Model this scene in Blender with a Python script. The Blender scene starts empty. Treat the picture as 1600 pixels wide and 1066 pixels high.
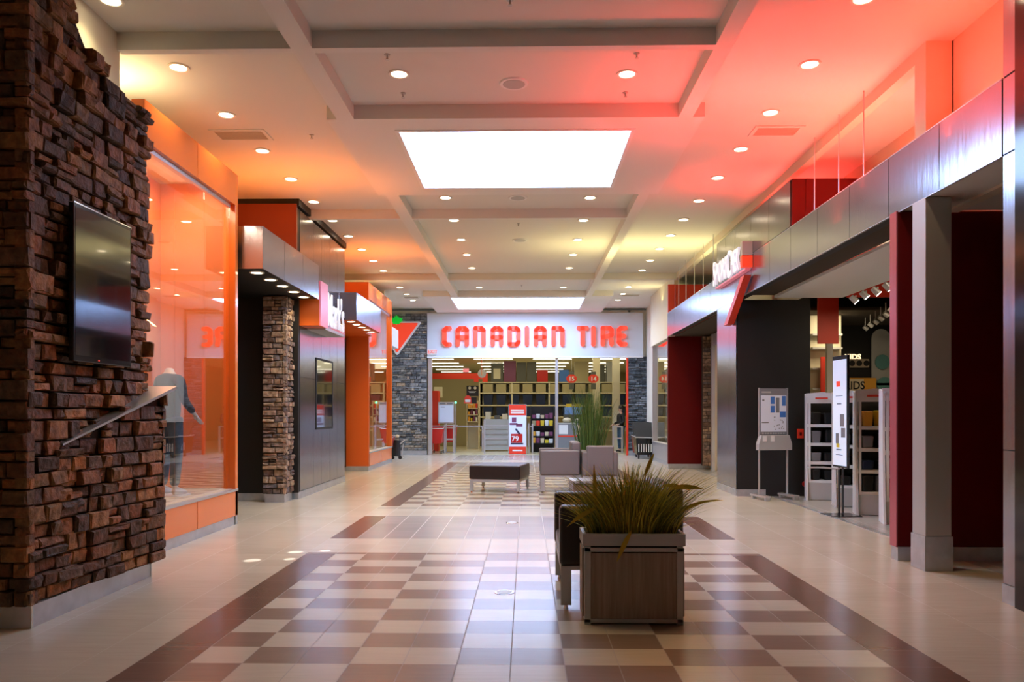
import bpy, bmesh, math, random
from mathutils import Vector, Matrix, noise
R = random.Random(7)
SC = bpy.context.scene
COL = SC.collection
PI = math.pi
YAW = math.atan(22/1200)

# ------------------------------------------------------------------ materials
def nt(name):
    m = bpy.data.materials.new(name); m.use_nodes = True
    t = m.node_tree; b = t.nodes['Principled BSDF']
    return m, t, b

def mat(name, col, rough=.5, metal=0., emit=None, es=0., noise_s=0, noise_a=.15, bump=0, bscale=40, coat=0, spec=.5, stretch=(1,1,1)):
    m, t, b = nt(name)
    b.inputs['Base Color'].default_value = (*col, 1)
    b.inputs['Roughness'].default_value = rough
    b.inputs['Metallic'].default_value = metal
    b.inputs['Specular IOR Level'].default_value = spec
    b.inputs['Coat Weight'].default_value = coat
    if emit:
        b.inputs['Emission Color'].default_value = (*emit, 1)
        b.inputs['Emission Strength'].default_value = es
    if noise_s or bump:
        tc = t.nodes.new('ShaderNodeTexCoord'); mp = t.nodes.new('ShaderNodeMapping')
        mp.inputs['Scale'].default_value = stretch
        t.links.new(tc.outputs['Object'], mp.inputs[0])
    if noise_s:
        n = t.nodes.new('ShaderNodeTexNoise'); n.inputs['Scale'].default_value = noise_s; n.inputs['Detail'].default_value = 5
        t.links.new(mp.outputs[0], n.inputs['Vector'])
        r = t.nodes.new('ShaderNodeValToRGB')
        r.color_ramp.elements[0].position = .3; r.color_ramp.elements[1].position = .7
        r.color_ramp.elements[0].color = (*[c*(1-noise_a) for c in col], 1)
        r.color_ramp.elements[1].color = (*[min(1, c*(1+noise_a)) for c in col], 1)
        t.links.new(n.outputs['Fac'], r.inputs[0]); t.links.new(r.outputs[0], b.inputs['Base Color'])
    if bump:
        n2 = t.nodes.new('ShaderNodeTexNoise'); n2.inputs['Scale'].default_value = bscale; n2.inputs['Detail'].default_value = 4
        t.links.new(mp.outputs[0], n2.inputs['Vector'])
        bp = t.nodes.new('ShaderNodeBump'); bp.inputs['Strength'].default_value = bump; bp.inputs['Distance'].default_value = .02
        t.links.new(n2.outputs['Fac'], bp.inputs['Height']); t.links.new(bp.outputs[0], b.inputs['Normal'])
    return m

def stone_mat(name, cols, rough=.75, sat=1):
    m, t, b = nt(name)
    a = t.nodes.new('ShaderNodeAttribute'); a.attribute_name = 'tone'
    r = t.nodes.new('ShaderNodeValToRGB'); r.color_ramp.interpolation = 'LINEAR'
    e = r.color_ramp.elements
    while len(e) < len(cols): e.new(.5)
    for i, c in enumerate(cols):
        e[i].position = i/(len(cols)-1); e[i].color = (*c, 1)
    t.links.new(a.outputs['Fac'], r.inputs[0])
    tc = t.nodes.new('ShaderNodeTexCoord')
    n = t.nodes.new('ShaderNodeTexNoise'); n.inputs['Scale'].default_value = 14; n.inputs['Detail'].default_value = 6
    t.links.new(tc.outputs['Object'], n.inputs['Vector'])
    mr = t.nodes.new('ShaderNodeMapRange'); mr.inputs[1].default_value = .3; mr.inputs[2].default_value = .7
    mr.inputs[3].default_value = .55; mr.inputs[4].default_value = 1.5
    t.links.new(n.outputs['Fac'], mr.inputs[0])
    mx = t.nodes.new('ShaderNodeMix'); mx.data_type = 'RGBA'; mx.blend_type = 'MULTIPLY'; mx.inputs[0].default_value = 1
    t.links.new(r.outputs[0], mx.inputs[6]); t.links.new(mr.outputs[0], mx.inputs[7])
    t.links.new(mx.outputs[2], b.inputs['Base Color'])
    b.inputs['Roughness'].default_value = rough
    bp = t.nodes.new('ShaderNodeBump'); bp.inputs['Strength'].default_value = .7; bp.inputs['Distance'].default_value = .03
    n2 = t.nodes.new('ShaderNodeTexNoise'); n2.inputs['Scale'].default_value = 22; n2.inputs['Detail'].default_value = 6
    t.links.new(tc.outputs['Object'], n2.inputs['Vector'])
    t.links.new(n2.outputs['Fac'], bp.inputs['Height']); t.links.new(bp.outputs[0], b.inputs['Normal'])
    return m

TILE = .3213; TX0 = -2.02; TY0 = 4.586 - .02
def tile_mat(name, col, var=.1, tx=TILE, ty=TILE, grout=(.32,.29,.25), gw=.012, rough=.22):
    m, t, b = nt(name)
    N = t.nodes; L = t.links
    g = N.new('ShaderNodeNewGeometry'); s = N.new('ShaderNodeSeparateXYZ'); L.new(g.outputs['Position'], s.inputs[0])
    def M(op, a, bb=None):
        n = N.new('ShaderNodeMath'); n.operation = op
        if isinstance(a, (int, float)): n.inputs[0].default_value = a
        else: L.new(a, n.inputs[0])
        if bb is not None:
            if isinstance(bb, (int, float)): n.inputs[1].default_value = bb
            else: L.new(bb, n.inputs[1])
        return n.outputs[0]
    u = M('DIVIDE', M('SUBTRACT', s.outputs[0], TX0), tx); v = M('DIVIDE', M('SUBTRACT', s.outputs[1], TY0), ty)
    iu = M('FLOOR', u); iv = M('FLOOR', v)
    du = M('ABSOLUTE', M('SUBTRACT', M('FRACT', M('ADD', u, .5)), .5)); dv = M('ABSOLUTE', M('SUBTRACT', M('FRACT', M('ADD', v, .5)), .5))
    gu = M('LESS_THAN', du, gw); gv = M('LESS_THAN', dv, gw*.25)
    gm = M('MAXIMUM', gu, gv)
    c = N.new('ShaderNodeCombineXYZ'); L.new(iu, c.inputs[0]); L.new(iv, c.inputs[1])
    w = N.new('ShaderNodeTexWhiteNoise'); w.noise_dimensions = '2D'; L.new(c.outputs[0], w.inputs['Vector'])
    n = N.new('ShaderNodeTexNoise'); n.inputs['Scale'].default_value = 6; n.inputs['Detail'].default_value = 6
    mp = N.new('ShaderNodeMapping'); mp.inputs['Scale'].default_value = (.5, 5, 1); L.new(g.outputs['Position'], mp.inputs[0]); L.new(mp.outputs[0], n.inputs['Vector'])
    val = M('ADD', M('MULTIPLY', M('SUBTRACT', w.outputs['Value'], .5), var), M('ADD', 1., M('MULTIPLY', M('SUBTRACT', n.outputs['Fac'], .5), .25)))
    mx = N.new('ShaderNodeMix'); mx.data_type = 'RGBA'; mx.blend_type = 'MULTIPLY'; mx.inputs[0].default_value = 1
    mx.inputs[6].default_value = (*col, 1); L.new(val, mx.inputs[7])
    m2 = N.new('ShaderNodeMix'); m2.data_type = 'RGBA'; L.new(gm, m2.inputs[0]); L.new(mx.outputs[2], m2.inputs[6]); m2.inputs[7].default_value = (*grout, 1)
    L.new(m2.outputs[2], b.inputs['Base Color'])
    r = N.new('ShaderNodeMix'); L.new(gm, r.inputs[0]); r.inputs[2].default_value = rough; r.inputs[3].default_value = .7
    L.new(r.outputs[0], b.inputs['Roughness'])
    b.inputs['Specular IOR Level'].default_value = .85
    return m

def glass_mat(name, tint=(.96,.97,.97), boost=1.0, base=.05):
    m = bpy.data.materials.new(name); m.use_nodes = True
    t = m.node_tree; t.nodes.clear(); N = t.nodes; L = t.links
    o = N.new('ShaderNodeOutputMaterial'); tr = N.new('ShaderNodeBsdfTransparent'); tr.inputs[0].default_value = (*tint, 1)
    gl = N.new('ShaderNodeBsdfGlossy'); gl.inputs['Roughness'].default_value = .0; gl.inputs[0].default_value = (1, 1, 1, 1)
    lw = N.new('ShaderNodeLayerWeight'); lw.inputs[0].default_value = .5
    f = N.new('ShaderNodeMath'); f.operation = 'POWER'; f.inputs[1].default_value = 4; L.new(lw.outputs['Facing'], f.inputs[0])
    ml = N.new('ShaderNodeMath'); ml.operation = 'MULTIPLY_ADD'; ml.inputs[1].default_value = boost; ml.inputs[2].default_value = base; ml.use_clamp = True
    L.new(f.outputs[0], ml.inputs[0])
    mx = N.new('ShaderNodeMixShader'); L.new(ml.outputs[0], mx.inputs[0]); L.new(tr.outputs[0], mx.inputs[1]); L.new(gl.outputs[0], mx.inputs[2])
    L.new(mx.outputs[0], o.inputs[0])
    return m

def wood_mat(name, c1, c2, rough=.45):
    m, t, b = nt(name)
    tc = t.nodes.new('ShaderNodeTexCoord'); mp = t.nodes.new('ShaderNodeMapping'); mp.inputs['Scale'].default_value = (14, 14, .8)
    n = t.nodes.new('ShaderNodeTexNoise'); n.inputs['Scale'].default_value = 3; n.inputs['Detail'].default_value = 6; n.inputs['Roughness'].default_value = .6
    r = t.nodes.new('ShaderNodeValToRGB'); r.color_ramp.elements[0].position = .35; r.color_ramp.elements[1].position = .7
    r.color_ramp.elements[0].color = (*c1, 1); r.color_ramp.elements[1].color = (*c2, 1)
    t.links.new(tc.outputs['Object'], mp.inputs[0]); t.links.new(mp.outputs[0], n.inputs['Vector']); t.links.new(n.outputs['Fac'], r.inputs[0]); t.links.new(r.outputs[0], b.inputs['Base Color'])
    b.inputs['Roughness'].default_value = rough
    return m

def panel_mat(name, col, rough=.2, metal=.9):
    # brushed metal with a slight vertical waviness
    return mat(name, col, rough, metal, bump=.10, bscale=5, stretch=(2.5, 2.5, .35))

M = dict(
    ceil=mat('ceiling_paint', (.72,.70,.64), .85),
    ceil_low=mat('ceiling_panel_paint', (.76,.745,.70), .85),
    wallc=mat('cream_wall_paint', (.78,.72,.58), .8),
    white=mat('white_paint', (.8,.8,.78), .5),
    sign_white=mat('white_sign_panel', (.66,.69,.73), .4),
    orange=mat('orange_panel', (.88,.20,.03), .25, coat=.4),
    orange_d=mat('orange_wall_panel', (.70,.12,.01), .4),
    orange_int=mat('orange_interior_wall', (.80,.24,.06), .6),
    red=mat('red_panel', (.13,.001,.001), .5, spec=.25),
    redb=mat('bright_red_paint', (.80,.05,.02), .4),
    black=mat('black_panel', (.010,.009,.008), .5),
    blackg=mat('black_gloss', (.012,.012,.014), .12),
    metal=panel_mat('brushed_dark_metal_panel', (.38,.40,.47), .2, .95),
    metal_d=panel_mat('dark_metal_panel', (.26,.26,.28), .2, .95),
    alu=mat('aluminium', (.62,.62,.63), .35, .8),
    alu_m=mat('satin_metal', (.52,.52,.50), .4, .4),
    chrome=mat('chrome', (.8,.8,.8), .12, 1),
    kick=mat('galvanised_kick_plate', (.55,.57,.60), .38, .75, noise_s=8, noise_a=.1),
    seam=mat('dark_seam', (.02,.02,.02), .7),
    stone=stone_mat('brown_ledgestone', [(.05,.022,.010),(.15,.056,.018),(.28,.10,.028),(.13,.066,.032),(.07,.034,.017),(.34,.14,.04),(.19,.095,.032),(.065,.035,.019)]),
    stone_l=stone_mat('tan_ledgestone', [(.12,.07,.05),(.25,.16,.11),(.36,.24,.15),(.20,.14,.11),(.13,.11,.11),(.42,.28,.17),(.28,.2,.15)]),
    stone_g=stone_mat('grey_ledgestone', [(.07,.075,.08),(.14,.15,.16),(.22,.22,.21),(.28,.24,.19),(.11,.12,.13),(.30,.29,.27),(.36,.26,.16)]),
    stone_d=stone_mat('dark_slate_ledgestone', [(.035,.045,.05),(.08,.10,.12),(.14,.17,.19),(.05,.06,.07),(.20,.22,.24),(.09,.10,.10)]),
    mortar=mat('mortar', (.03,.02,.015), .9),
    screen=mat('television_screen', (.012,.012,.014), .07, 0, coat=.6, spec=.9),
    glass=glass_mat('storefront_glass', boost=1.2, base=.06),
    glow=mat('glowing_letters', (1,.85,.6), .5, emit=(1,.75,.45), es=1.3),
    edge=mat('edge_sheen_pink', (.5,.12,.15), .25, .3),  # pink reflection on the red panel's side, put into the colour
    rust=mat('dark_rust_panel', (.22,.035,.006), .45), olive=mat('olive_store_wall', (.34,.29,.15), .8),
    leather=mat('dark_brown_leather', (.018,.010,.008), .33, bump=.1, bscale=60),
    leather_g=mat('taupe_leather', (.19,.165,.15), .42, bump=.08, bscale=60),
    wood=wood_mat('planter_wood', (.28,.205,.15), (.40,.31,.235)),
    soil=mat('soil', (.03,.02,.012), .95),
    lens=mat('lamp_lens', (1,.95,.85), .5, emit=(1,.82,.55), es=14),
    lens_w=mat('spot_lens', (1,.95,.9), .5, emit=(1,.9,.8), es=16),
    ring=mat('lamp_trim', (.82,.78,.7), .4),
    sky=mat('skylight_diffuser', (.9,.95,1), .5, emit=(.40,.60,1), es=17),
    tube=mat('fluorescent_tube', (1,1,.9), .5, emit=(1,.93,.70), es=4.5),
    greenled=mat('green_lamp', (.1,1,.4), .5, emit=(.1,1,.35), es=4),
    signred=mat('red_sign_letter', (.85,.06,.03), .35, emit=(1,.10,.06), es=.7),
    signwhite=mat('lit_white_letter', (.9,.9,1), .35, emit=(.85,.88,1), es=.45),
    signpink=mat('lit_square_sign', (.85,.25,.3), .35, emit=(1,.25,.35), es=.3),
    logored=mat('logo_red', (.85,.05,.02), .35, emit=(1,.07,.02), es=.45),
    leaf=mat('logo_green', (.0,.45,.03), .4, emit=(.0,.6,.03), es=.5),
    navy=mat('navy_plastic', (.012,.025,.075), .4),
    blue=mat('blue_box', (.05,.18,.55), .5),
    blue_l=mat('light_blue_box', (.2,.4,.85), .5),
    yellow=mat('yellow_plastic', (.75,.55,.03), .4),
    tan=mat('tan_carton', (.42,.36,.20), .7),
    cream=mat('cream_shelf', (.66,.60,.42), .55),
    greyb=mat('grey_carton', (.10,.10,.08), .6),
    grey=mat('grey_laminate', (.20,.21,.23), .45),
    greyl=mat('light_grey', (.45,.45,.42), .5),
    teal=mat('teal_board', (.12,.30,.28), .45),
    beige=mat('beige_board', (.42,.34,.24), .5),
    kidsy=mat('yellow_placard', (.80,.38,.04), .5),
    cream_p=mat('cream_print', (.75,.62,.40), .5),
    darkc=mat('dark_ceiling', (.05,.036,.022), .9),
    grille=mat('vent_grille', (.50,.45,.36), .7),
    poster=mat('white_poster', (.78,.84,.95), .4),
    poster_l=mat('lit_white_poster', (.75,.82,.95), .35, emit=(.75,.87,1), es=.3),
    skin=mat('skin', (.55,.33,.24), .55), hair=mat('dark_brown_hair', (.03,.018,.01), .6),
    mann=mat('mannequin_white', (.72,.70,.60), .35), knit=mat('charcoal_knit', (.022,.028,.03), .85, noise_s=25, noise_a=.6, stretch=(.3,.3,2.5)),
    denim=mat('denim', (.03,.075,.13), .8, noise_s=20, noise_a=.3), shoe=mat('white_shoe', (.72,.72,.68), .5),
    jacket=mat('black_jacket', (.008,.008,.009), .7),
    purple=mat('purple_pack', (.2,.05,.12), .5),
    redcart=mat('red_plastic', (.55,.015,.01), .3),
    rubber=mat('black_rubber', (.01,.01,.01), .6),
)
def grass_mat(name, c1, c2):
    m, t, b = nt(name)
    a = t.nodes.new('ShaderNodeAttribute'); a.attribute_name = 'tone'
    r = t.nodes.new('ShaderNodeValToRGB'); r.color_ramp.elements[0].color = (*c1, 1); r.color_ramp.elements[1].color = (*c2, 1)
    t.links.new(a.outputs['Fac'], r.inputs[0]); t.links.new(r.outputs[0], b.inputs['Base Color'])
    b.inputs['Roughness'].default_value = .5
    return m
M['grass'] = grass_mat('olive_grass', (.10,.12,.01), (.75,.62,.06))
M['grass2'] = grass_mat('green_grass', (.03,.09,.012), (.20,.28,.05))
M['dry'] = mat('yellow_dry_leaf', (.50,.34,.02), .6)
M['f_light'] = tile_mat('floor_tile_light', (.58,.52,.42))
M['f_dark'] = tile_mat('floor_tile_brown', (.27,.195,.15), grout=(.2,.16,.13))
M['f_bord'] = tile_mat('floor_tile_border', (.17,.10,.07), grout=(.2,.15,.12))
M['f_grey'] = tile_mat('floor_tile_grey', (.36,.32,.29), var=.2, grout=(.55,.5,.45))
M['f_big'] = tile_mat('floor_tile_cream', (.56,.49,.38), tx=TILE*2, ty=TILE, gw=.004, grout=(.40,.35,.27))
M['f_store'] = tile_mat('store_floor_grey', (.40,.38,.35), tx=.6, ty=.6, gw=.006)
M['f_ct'] = tile_mat('store_floor_yellow', (.66,.60,.40), tx=.6, ty=.6, gw=.004)

# ------------------------------------------------------------------ mesh builder
class MB:
    def __init__(s): s.v = []; s.f = []; s.mi = []; s.tone = []; s.m = 0; s.t = .5
    def add(s, vs, fs):
        o = len(s.v); s.v += [tuple(v) for v in vs]
        for f in fs: s.f.append([i+o for i in f]); s.mi.append(s.m); s.tone.append(s.t)
        return s
    def box(s, x0, x1, y0, y1, z0, z1):
        if x0 > x1: x0, x1 = x1, x0
        if y0 > y1: y0, y1 = y1, y0
        if z0 > z1: z0, z1 = z1, z0
        return s.add([(x0,y0,z0),(x1,y0,z0),(x1,y1,z0),(x0,y1,z0),(x0,y0,z1),(x1,y0,z1),(x1,y1,z1),(x0,y1,z1)],
              [(0,3,2,1),(4,5,6,7),(0,1,5,4),(1,2,6,5),(2,3,7,6),(3,0,4,7)])
    def taper(s, x0, x1, y0, y1, z0, z1, k):   # box whose bottom is inset by k
        return s.add([(x0+k,y0+k,z0),(x1-k,y0+k,z0),(x1-k,y1-k,z0),(x0+k,y1-k,z0),(x0,y0,z1),(x1,y0,z1),(x1,y1,z1),(x0,y1,z1)],
              [(0,3,2,1),(4,5,6,7),(0,1,5,4),(1,2,6,5),(2,3,7,6),(3,0,4,7)])
    def prism(s, pts, d, O, U, V, W):          # 2D polygon pts in (U,V) at O, extruded along W by d
        n = len(pts); O = Vector(O); U = Vector(U); V = Vector(V); W = Vector(W)
        a = [O+U*p[0]+V*p[1] for p in pts]; b = [p+W*d for p in a]
        return s.add(a+b, [tuple(range(n))[::-1], tuple(range(n, 2*n))]+[(i, (i+1) % n, n+(i+1) % n, n+i) for i in range(n)])
    def tube(s, p, q, r0, r1=None, n=12, cap=True):
        r1 = r0 if r1 is None else r1
        p = Vector(p); q = Vector(q); d = (q-p).normalized()
        a = d.orthogonal().normalized(); b = d.cross(a)
        vs = [p+(a*math.cos(2*PI*i/n)+b*math.sin(2*PI*i/n))*r0 for i in range(n)]+[q+(a*math.cos(2*PI*i/n)+b*math.sin(2*PI*i/n))*r1 for i in range(n)]
        fs = [(i, (i+1) % n, n+(i+1) % n, n+i) for i in range(n)]
        if cap: fs += [tuple(range(n))[::-1], tuple(range(n, 2*n))]
        return s.add(vs, fs)
    def path(s, pts, r, n=8):
        for a, b in zip(pts, pts[1:]): s.tube(a, b, r, r, n)
        return s
    def ball(s, c, r, n=10, sz=1):
        vs = []; fs = []
        for i in range(n+1):
            th = PI*i/n
            for j in range(n*2):
                ph = PI*j/n; vs.append((c[0]+r*math.sin(th)*math.cos(ph), c[1]+r*math.sin(th)*math.sin(ph), c[2]+r*sz*math.cos(th)))
        k = n*2
        for i in range(n):
            for j in range(k): fs.append((i*k+j, (i+1)*k+j, (i+1)*k+(j+1) % k, i*k+(j+1) % k))
        return s.add(vs, fs)
    def build(s, name, m, parent=None, local=False, bevel=0, smooth=False, seg=2):
        me = bpy.data.meshes.new(name)
        off = Vector((0,0,0))
        if parent is not None and not local: off = parent.location if parent.parent is None else parent.parent.location
        me.from_pydata([tuple(Vector(v)-off) for v in s.v], [], s.f)
        ms = m if isinstance(m, (list, tuple)) else [m]
        for x in ms: me.materials.append(M[x])
        for p, i in zip(me.polygons, s.mi): p.material_index = min(i, len(ms)-1)
        at = me.attributes.new('tone', 'FLOAT', 'FACE')
        at.data.foreach_set('value', s.tone)
        if smooth:
            for p in me.polygons: p.use_smooth = True
        o = bpy.data.objects.new(name, me); COL.objects.link(o)
        if parent is not None: o.parent = parent
        if bevel:
            b = o.modifiers.new('bevel', 'BEVEL'); b.width = bevel; b.segments = seg; b.limit_method = 'ANGLE'
        me.validate()
        return o

def tag(o, label=None, cat=None, group=None, kind=None):
    if label: o['label'] = label
    if cat: o['category'] = cat
    if group: o['group'] = group
    if kind: o['kind'] = kind
    return o
def thing(name, loc, label, cat, group=None, rz=0):
    o = bpy.data.objects.new(name, None); COL.objects.link(o); o.location = loc; o.rotation_euler = (0,0,rz)
    o.empty_display_size = .1
    return tag(o, label, cat, group)
def struct(name, mb, m, bevel=0, label=None):
    o = mb.build(name, m, bevel=bevel); o['kind'] = 'structure'
    if label: o['label'] = label
    return o
def copy_tree(r, loc, label, group=None, rz=None):
    c = r.copy(); COL.objects.link(c); c.location = loc; c['label'] = label
    if rz is not None: c.rotation_euler = (0,0,rz)
    if group: c['group'] = group
    for ch in list(r.children):
        d = ch.copy(); COL.objects.link(d); d.parent = c
        for g in list(ch.children):
            e = g.copy(); COL.objects.link(e); e.parent = d
    return c
def text(name, body, size, m, parent, loc, rot, ext=.01, local=False, align='LEFT', sx=1, bold=0):
    cu = bpy.data.curves.new(name, 'FONT'); cu.body = body; cu.size = size; cu.extrude = ext; cu.align_x = align; cu.offset = bold
    cu.resolution_u = 3
    o = bpy.data.objects.new(name, cu); COL.objects.link(o)
    dg = bpy.context.evaluated_depsgraph_get(); me = bpy.data.meshes.new_from_object(o.evaluated_get(dg))
    bpy.data.objects.remove(o); me.materials.clear(); me.materials.append(M[m]); me.name = name
    me.transform(Matrix.Diagonal((sx,1,1,1)))
    n = bpy.data.objects.new(name, me); COL.objects.link(n)
    if parent is not None:
        n.parent = parent
        if not local: loc = Vector(loc)-parent.location
    n.location = loc; n.rotation_euler = rot
    return n
FACE_L = (PI/2, 0, PI/2)      # lettering on the left side, read from the walkway
FACE_R = (PI/2, 0, -PI/2)     # lettering on the right side
FACE_C = (PI/2, 0, 0)         # lettering facing the camera
ORD = ['first','second','third','fourth','fifth','sixth','seventh','eighth','ninth','tenth','eleventh','twelfth','thirteenth','fourteenth','fifteenth','sixteenth']

# pixel -> world at a camera depth d
def PX(x, y, d):
    lat = (x-800)/1200*d
    return (lat*math.cos(YAW)-d*math.sin(YAW), lat*math.sin(YAW)+d*math.cos(YAW), 1.5+(645-y)*d/1200)

# ------------------------------------------------------------------ floor
fl = MB()
def q(x0, x1, y0, y1, m):
    fl.m = m; fl.add([(x0,y0,0),(x1,y0,0),(x1,y1,0),(x0,y1,0)], [(0,1,2,3)])
def row(k): return TY0 + k*.3218
XL, XR = TX0-TILE, TX0+14*TILE     # outer mat edges
XE_L, XE_R = -7., 4.42
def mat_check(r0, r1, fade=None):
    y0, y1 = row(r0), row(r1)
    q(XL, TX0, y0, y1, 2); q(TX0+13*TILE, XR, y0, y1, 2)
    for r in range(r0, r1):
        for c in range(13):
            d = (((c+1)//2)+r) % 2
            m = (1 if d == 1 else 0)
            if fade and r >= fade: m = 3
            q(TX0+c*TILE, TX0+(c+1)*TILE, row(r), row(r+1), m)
def light(y0, y1): q(XL, XR, y0, y1, 0)
mat_check(-28, 11)
q(XL, XR, row(11), row(11)+.10, 1); light(row(11)+.10, row(14))
y0, y1 = row(14)+.04, row(20)+.1
light(row(14), y0)
q(XL, TX0, y0, y1, 2); q(TX0+13*TILE, XR, y0, y1, 2); q(TX0, TX0+13*TILE, y0, y1, 3)
light(y1, row(23)); q(XL, XR, row(23), row(23)+.12, 3); light(row(23)+.12, row(24))
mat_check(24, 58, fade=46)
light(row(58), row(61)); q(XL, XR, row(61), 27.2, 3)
q(XE_L, XL, row(-28), 27.2, 4); q(XR, XE_R, row(-28), 27.2, 4)
fl.m = 1; q(-.9, .9, row(-28)-.01, row(-28), 0)
struct('floor', fl, ['f_light','f_dark','f_bord','f_grey','f_big'])
f2 = MB(); f2.add([(4.42,-4.5,0),(11,-4.5,0),(11,22,0),(4.42,22,0)], [(0,1,2,3)]); f2.add([(4.42,22,0),(9,22,0),(9,27.2,0),(4.42,27.2,0)], [(0,1,2,3)])
struct('floor_shop_side', f2, 'f_store')
f3 = MB(); f3.add([(-9,27.2,0),(9,27.2,0),(9,48,0),(-9,48,0)], [(0,1,2,3)]); struct('floor_far_store', f3, 'f_ct')
th = MB().box(4.37, 4.45, 7.85, 13.75, 0, .006); struct('trim_1', th, 'alu')

# ------------------------------------------------------------------ ceiling
CH, BH = 5.20, 5.03
SK1 = (-1.62, 1.34, 9.58, 12.03); SK2 = (-2.33, 1.82, 23.5, 26.1); SK0 = (-1.62, 1.34, .2, 3.0)
c = MB()
def ring(mb, x0, x1, y0, y1, hole, z0, z1):
    a, b, cc, d = hole
    mb.box(x0, a, y0, y1, z0, z1); mb.box(b, x1, y0, y1, z0, z1); mb.box(a, b, y0, cc, z0, z1); mb.box(a, b, d, y1, z0, z1)
cm = MB()
ys = [-5, SK0[2], SK0[3], SK1[2], SK1[3], SK2[2], SK2[3], 27.5]
holes = {3: SK1, 5: SK2}
for i in range(7):
    if i in holes:
        h = holes[i]; cm.box(-7, h[0], ys[i], ys[i+1], CH, CH+.15); cm.box(h[1], 5.2, ys[i], ys[i+1], CH, CH+.15)
    else: cm.box(-7, 5.2, ys[i], ys[i+1], CH, CH+.15)
struct('ceiling', cm, 'ceil')
# dropped panels round the skylights
p = MB(); ring(p, -2.40, 2.13, 9.2, 12.44, SK1, BH, CH); struct('trim_2', p, 'ceil_low')
p = MB(); ring(p, -3.14, 2.64, 23.27, 27.2, SK2, BH, CH); struct('trim_3', p, 'ceil_low')
# beam grid
k = 5
def beam(x0, x1, y0, y1):
    global k
    struct('trim_%d' % k, MB().box(x0, x1, y0, y1, BH, CH), 'ceil_low'); k += 1
for (a, b) in ((3.4, 9.2), (12.44, 23.27)):
    beam(-2.28, -2.07, a, b); beam(1.82, 1.99, a, b)
for y in (7.40, 13.93, 20.4):
    beam(-2.07, 1.82, y, y+.10)
beam(-3.98, -2.28, 7.40, 7.50); beam(-5.2, -2.28, 13.93, 14.03); beam(-5.2, -2.28, 20.4, 20.5); beam(1.99, 3.98, 20.4, 20.5)
beam(-2.07, 1.82, 4.6, 4.7)
def skylight(b, label):
    t = thing('skylight', ((b[0]+b[1])/2, (b[2]+b[3])/2, BH), label, 'skylight')
    fr = MB(); e = .03
    ring(fr, b[0]-.02, b[1]+.02, b[2]-.02, b[3]+.02, (b[0]+e, b[1]-e, b[2]+e, b[3]-e), BH+.0, BH+.05)
    fr.v = [(x, y, z-.012) for x, y, z in fr.v]
    fr.build('frame', 'white', t)
    MB().box(b[0]+e, b[1]-e, b[2]+e, b[3]-e, BH+.02, BH+.04).build('diffuser_panel', 'sky', t)
skylight(SK1, 'large bright rectangular skylight nearest the camera in the middle of the ceiling')
skylight(SK2, 'wide bright skylight at the far end just in front of the big red lettered sign')
#skylight(SK0, 'bright rectangular skylight in the ceiling directly above the camera')

# downlights
def downlight_proto():
    t = thing('downlight', (0,0,CH), '', 'ceiling light')
    n = 28; mb = MB()
    for (ra, za, rb, zb) in ((.115,0,.112,-.012),(.112,-.012,.088,-.012),(.088,-.012,.082,-.003)):
        vs = [(ra*math.cos(2*PI*i/n), ra*math.sin(2*PI*i/n), za) for i in range(n)]+[(rb*math.cos(2*PI*i/n), rb*math.sin(2*PI*i/n), zb) for i in range(n)]
        mb.add(vs, [(i, (i+1) % n, n+(i+1) % n, n+i) for i in range(n)])
    rg = mb.build('trim_ring', 'ring', t, local=True, smooth=True)
    MB().add([(.084*math.cos(2*PI*i/n), .084*math.sin(2*PI*i/n), -.006) for i in range(n)], [tuple(range(n))[::-1]]).build('lens', 'lens', rg, local=True)
    return t
DL = downlight_proto(); first = [True]
def downlight(x, y, z, label, group, power=26, col=(1,.80,.42), s=1):
    if first[0]: first[0] = False; o = DL; o.location = (x,y,z); o['label'] = label; o['group'] = group
    else: o = copy_tree(DL, (x,y,z), label, group)
    o.scale = (s,s,s)
    if power:
        l = bpy.data.lights.new('lamp', 'SPOT'); l.energy = power; l.color = col; l.spot_size = 2.2; l.spot_blend = .9; l.shadow_soft_size = .07
        lo = bpy.data.objects.new('lamp', l); COL.objects.link(lo); lo.parent = o; lo.location = (0,0,-.03)
    return o
rows = [('left outer row', -3.72, [6.88]+[8.22+1.31*i for i in range(14)], 'left outer row'),
        ('right outer row', 3.01, [6.85]+[8.15+1.31*i for i in range(14)], 'right outer row')]
for nm, x, yl, g in rows:
    for i, y in enumerate(yl):
        if 13.93 < y < 14.03: continue
        downlight(x, y+.0183*x, CH, 'round recessed ceiling light, %s from the camera in the %s' % (ORD[i], nm), 'recessed lights in the '+nm, power=34)
for nm, x in (('left', -1.385), ('right', 1.10)):
    for i, y in enumerate([6.3, 8.38, 13.2, 14.75, 16.4, 17.95, 19.6, 22.65]):
        downlight(x, y+.0183*x, CH, 'round recessed ceiling light in the %s row of the middle coffers, %s from the camera' % (nm, ORD[i]), 'recessed lights in the middle %s row' % nm, power=32)
# speaker grilles
for i, (x, y) in enumerate(((-.136, 8.62), (-.14, 13.2), (-.13, 16.45))):
    t = thing('ceiling_speaker', (x, y, CH), 'round white ceiling speaker in the middle coffers, %s from the camera' % ORD[i], 'speaker', 'ceiling speakers')
    MB().tube((x,y,CH), (x,y,CH-.015), .165, .155, 32).build('rim', 'white', t); MB().tube((x,y,CH-.015), (x,y,CH-.019), .125, .12, 32).build('grille', 'greyl', t)
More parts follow.
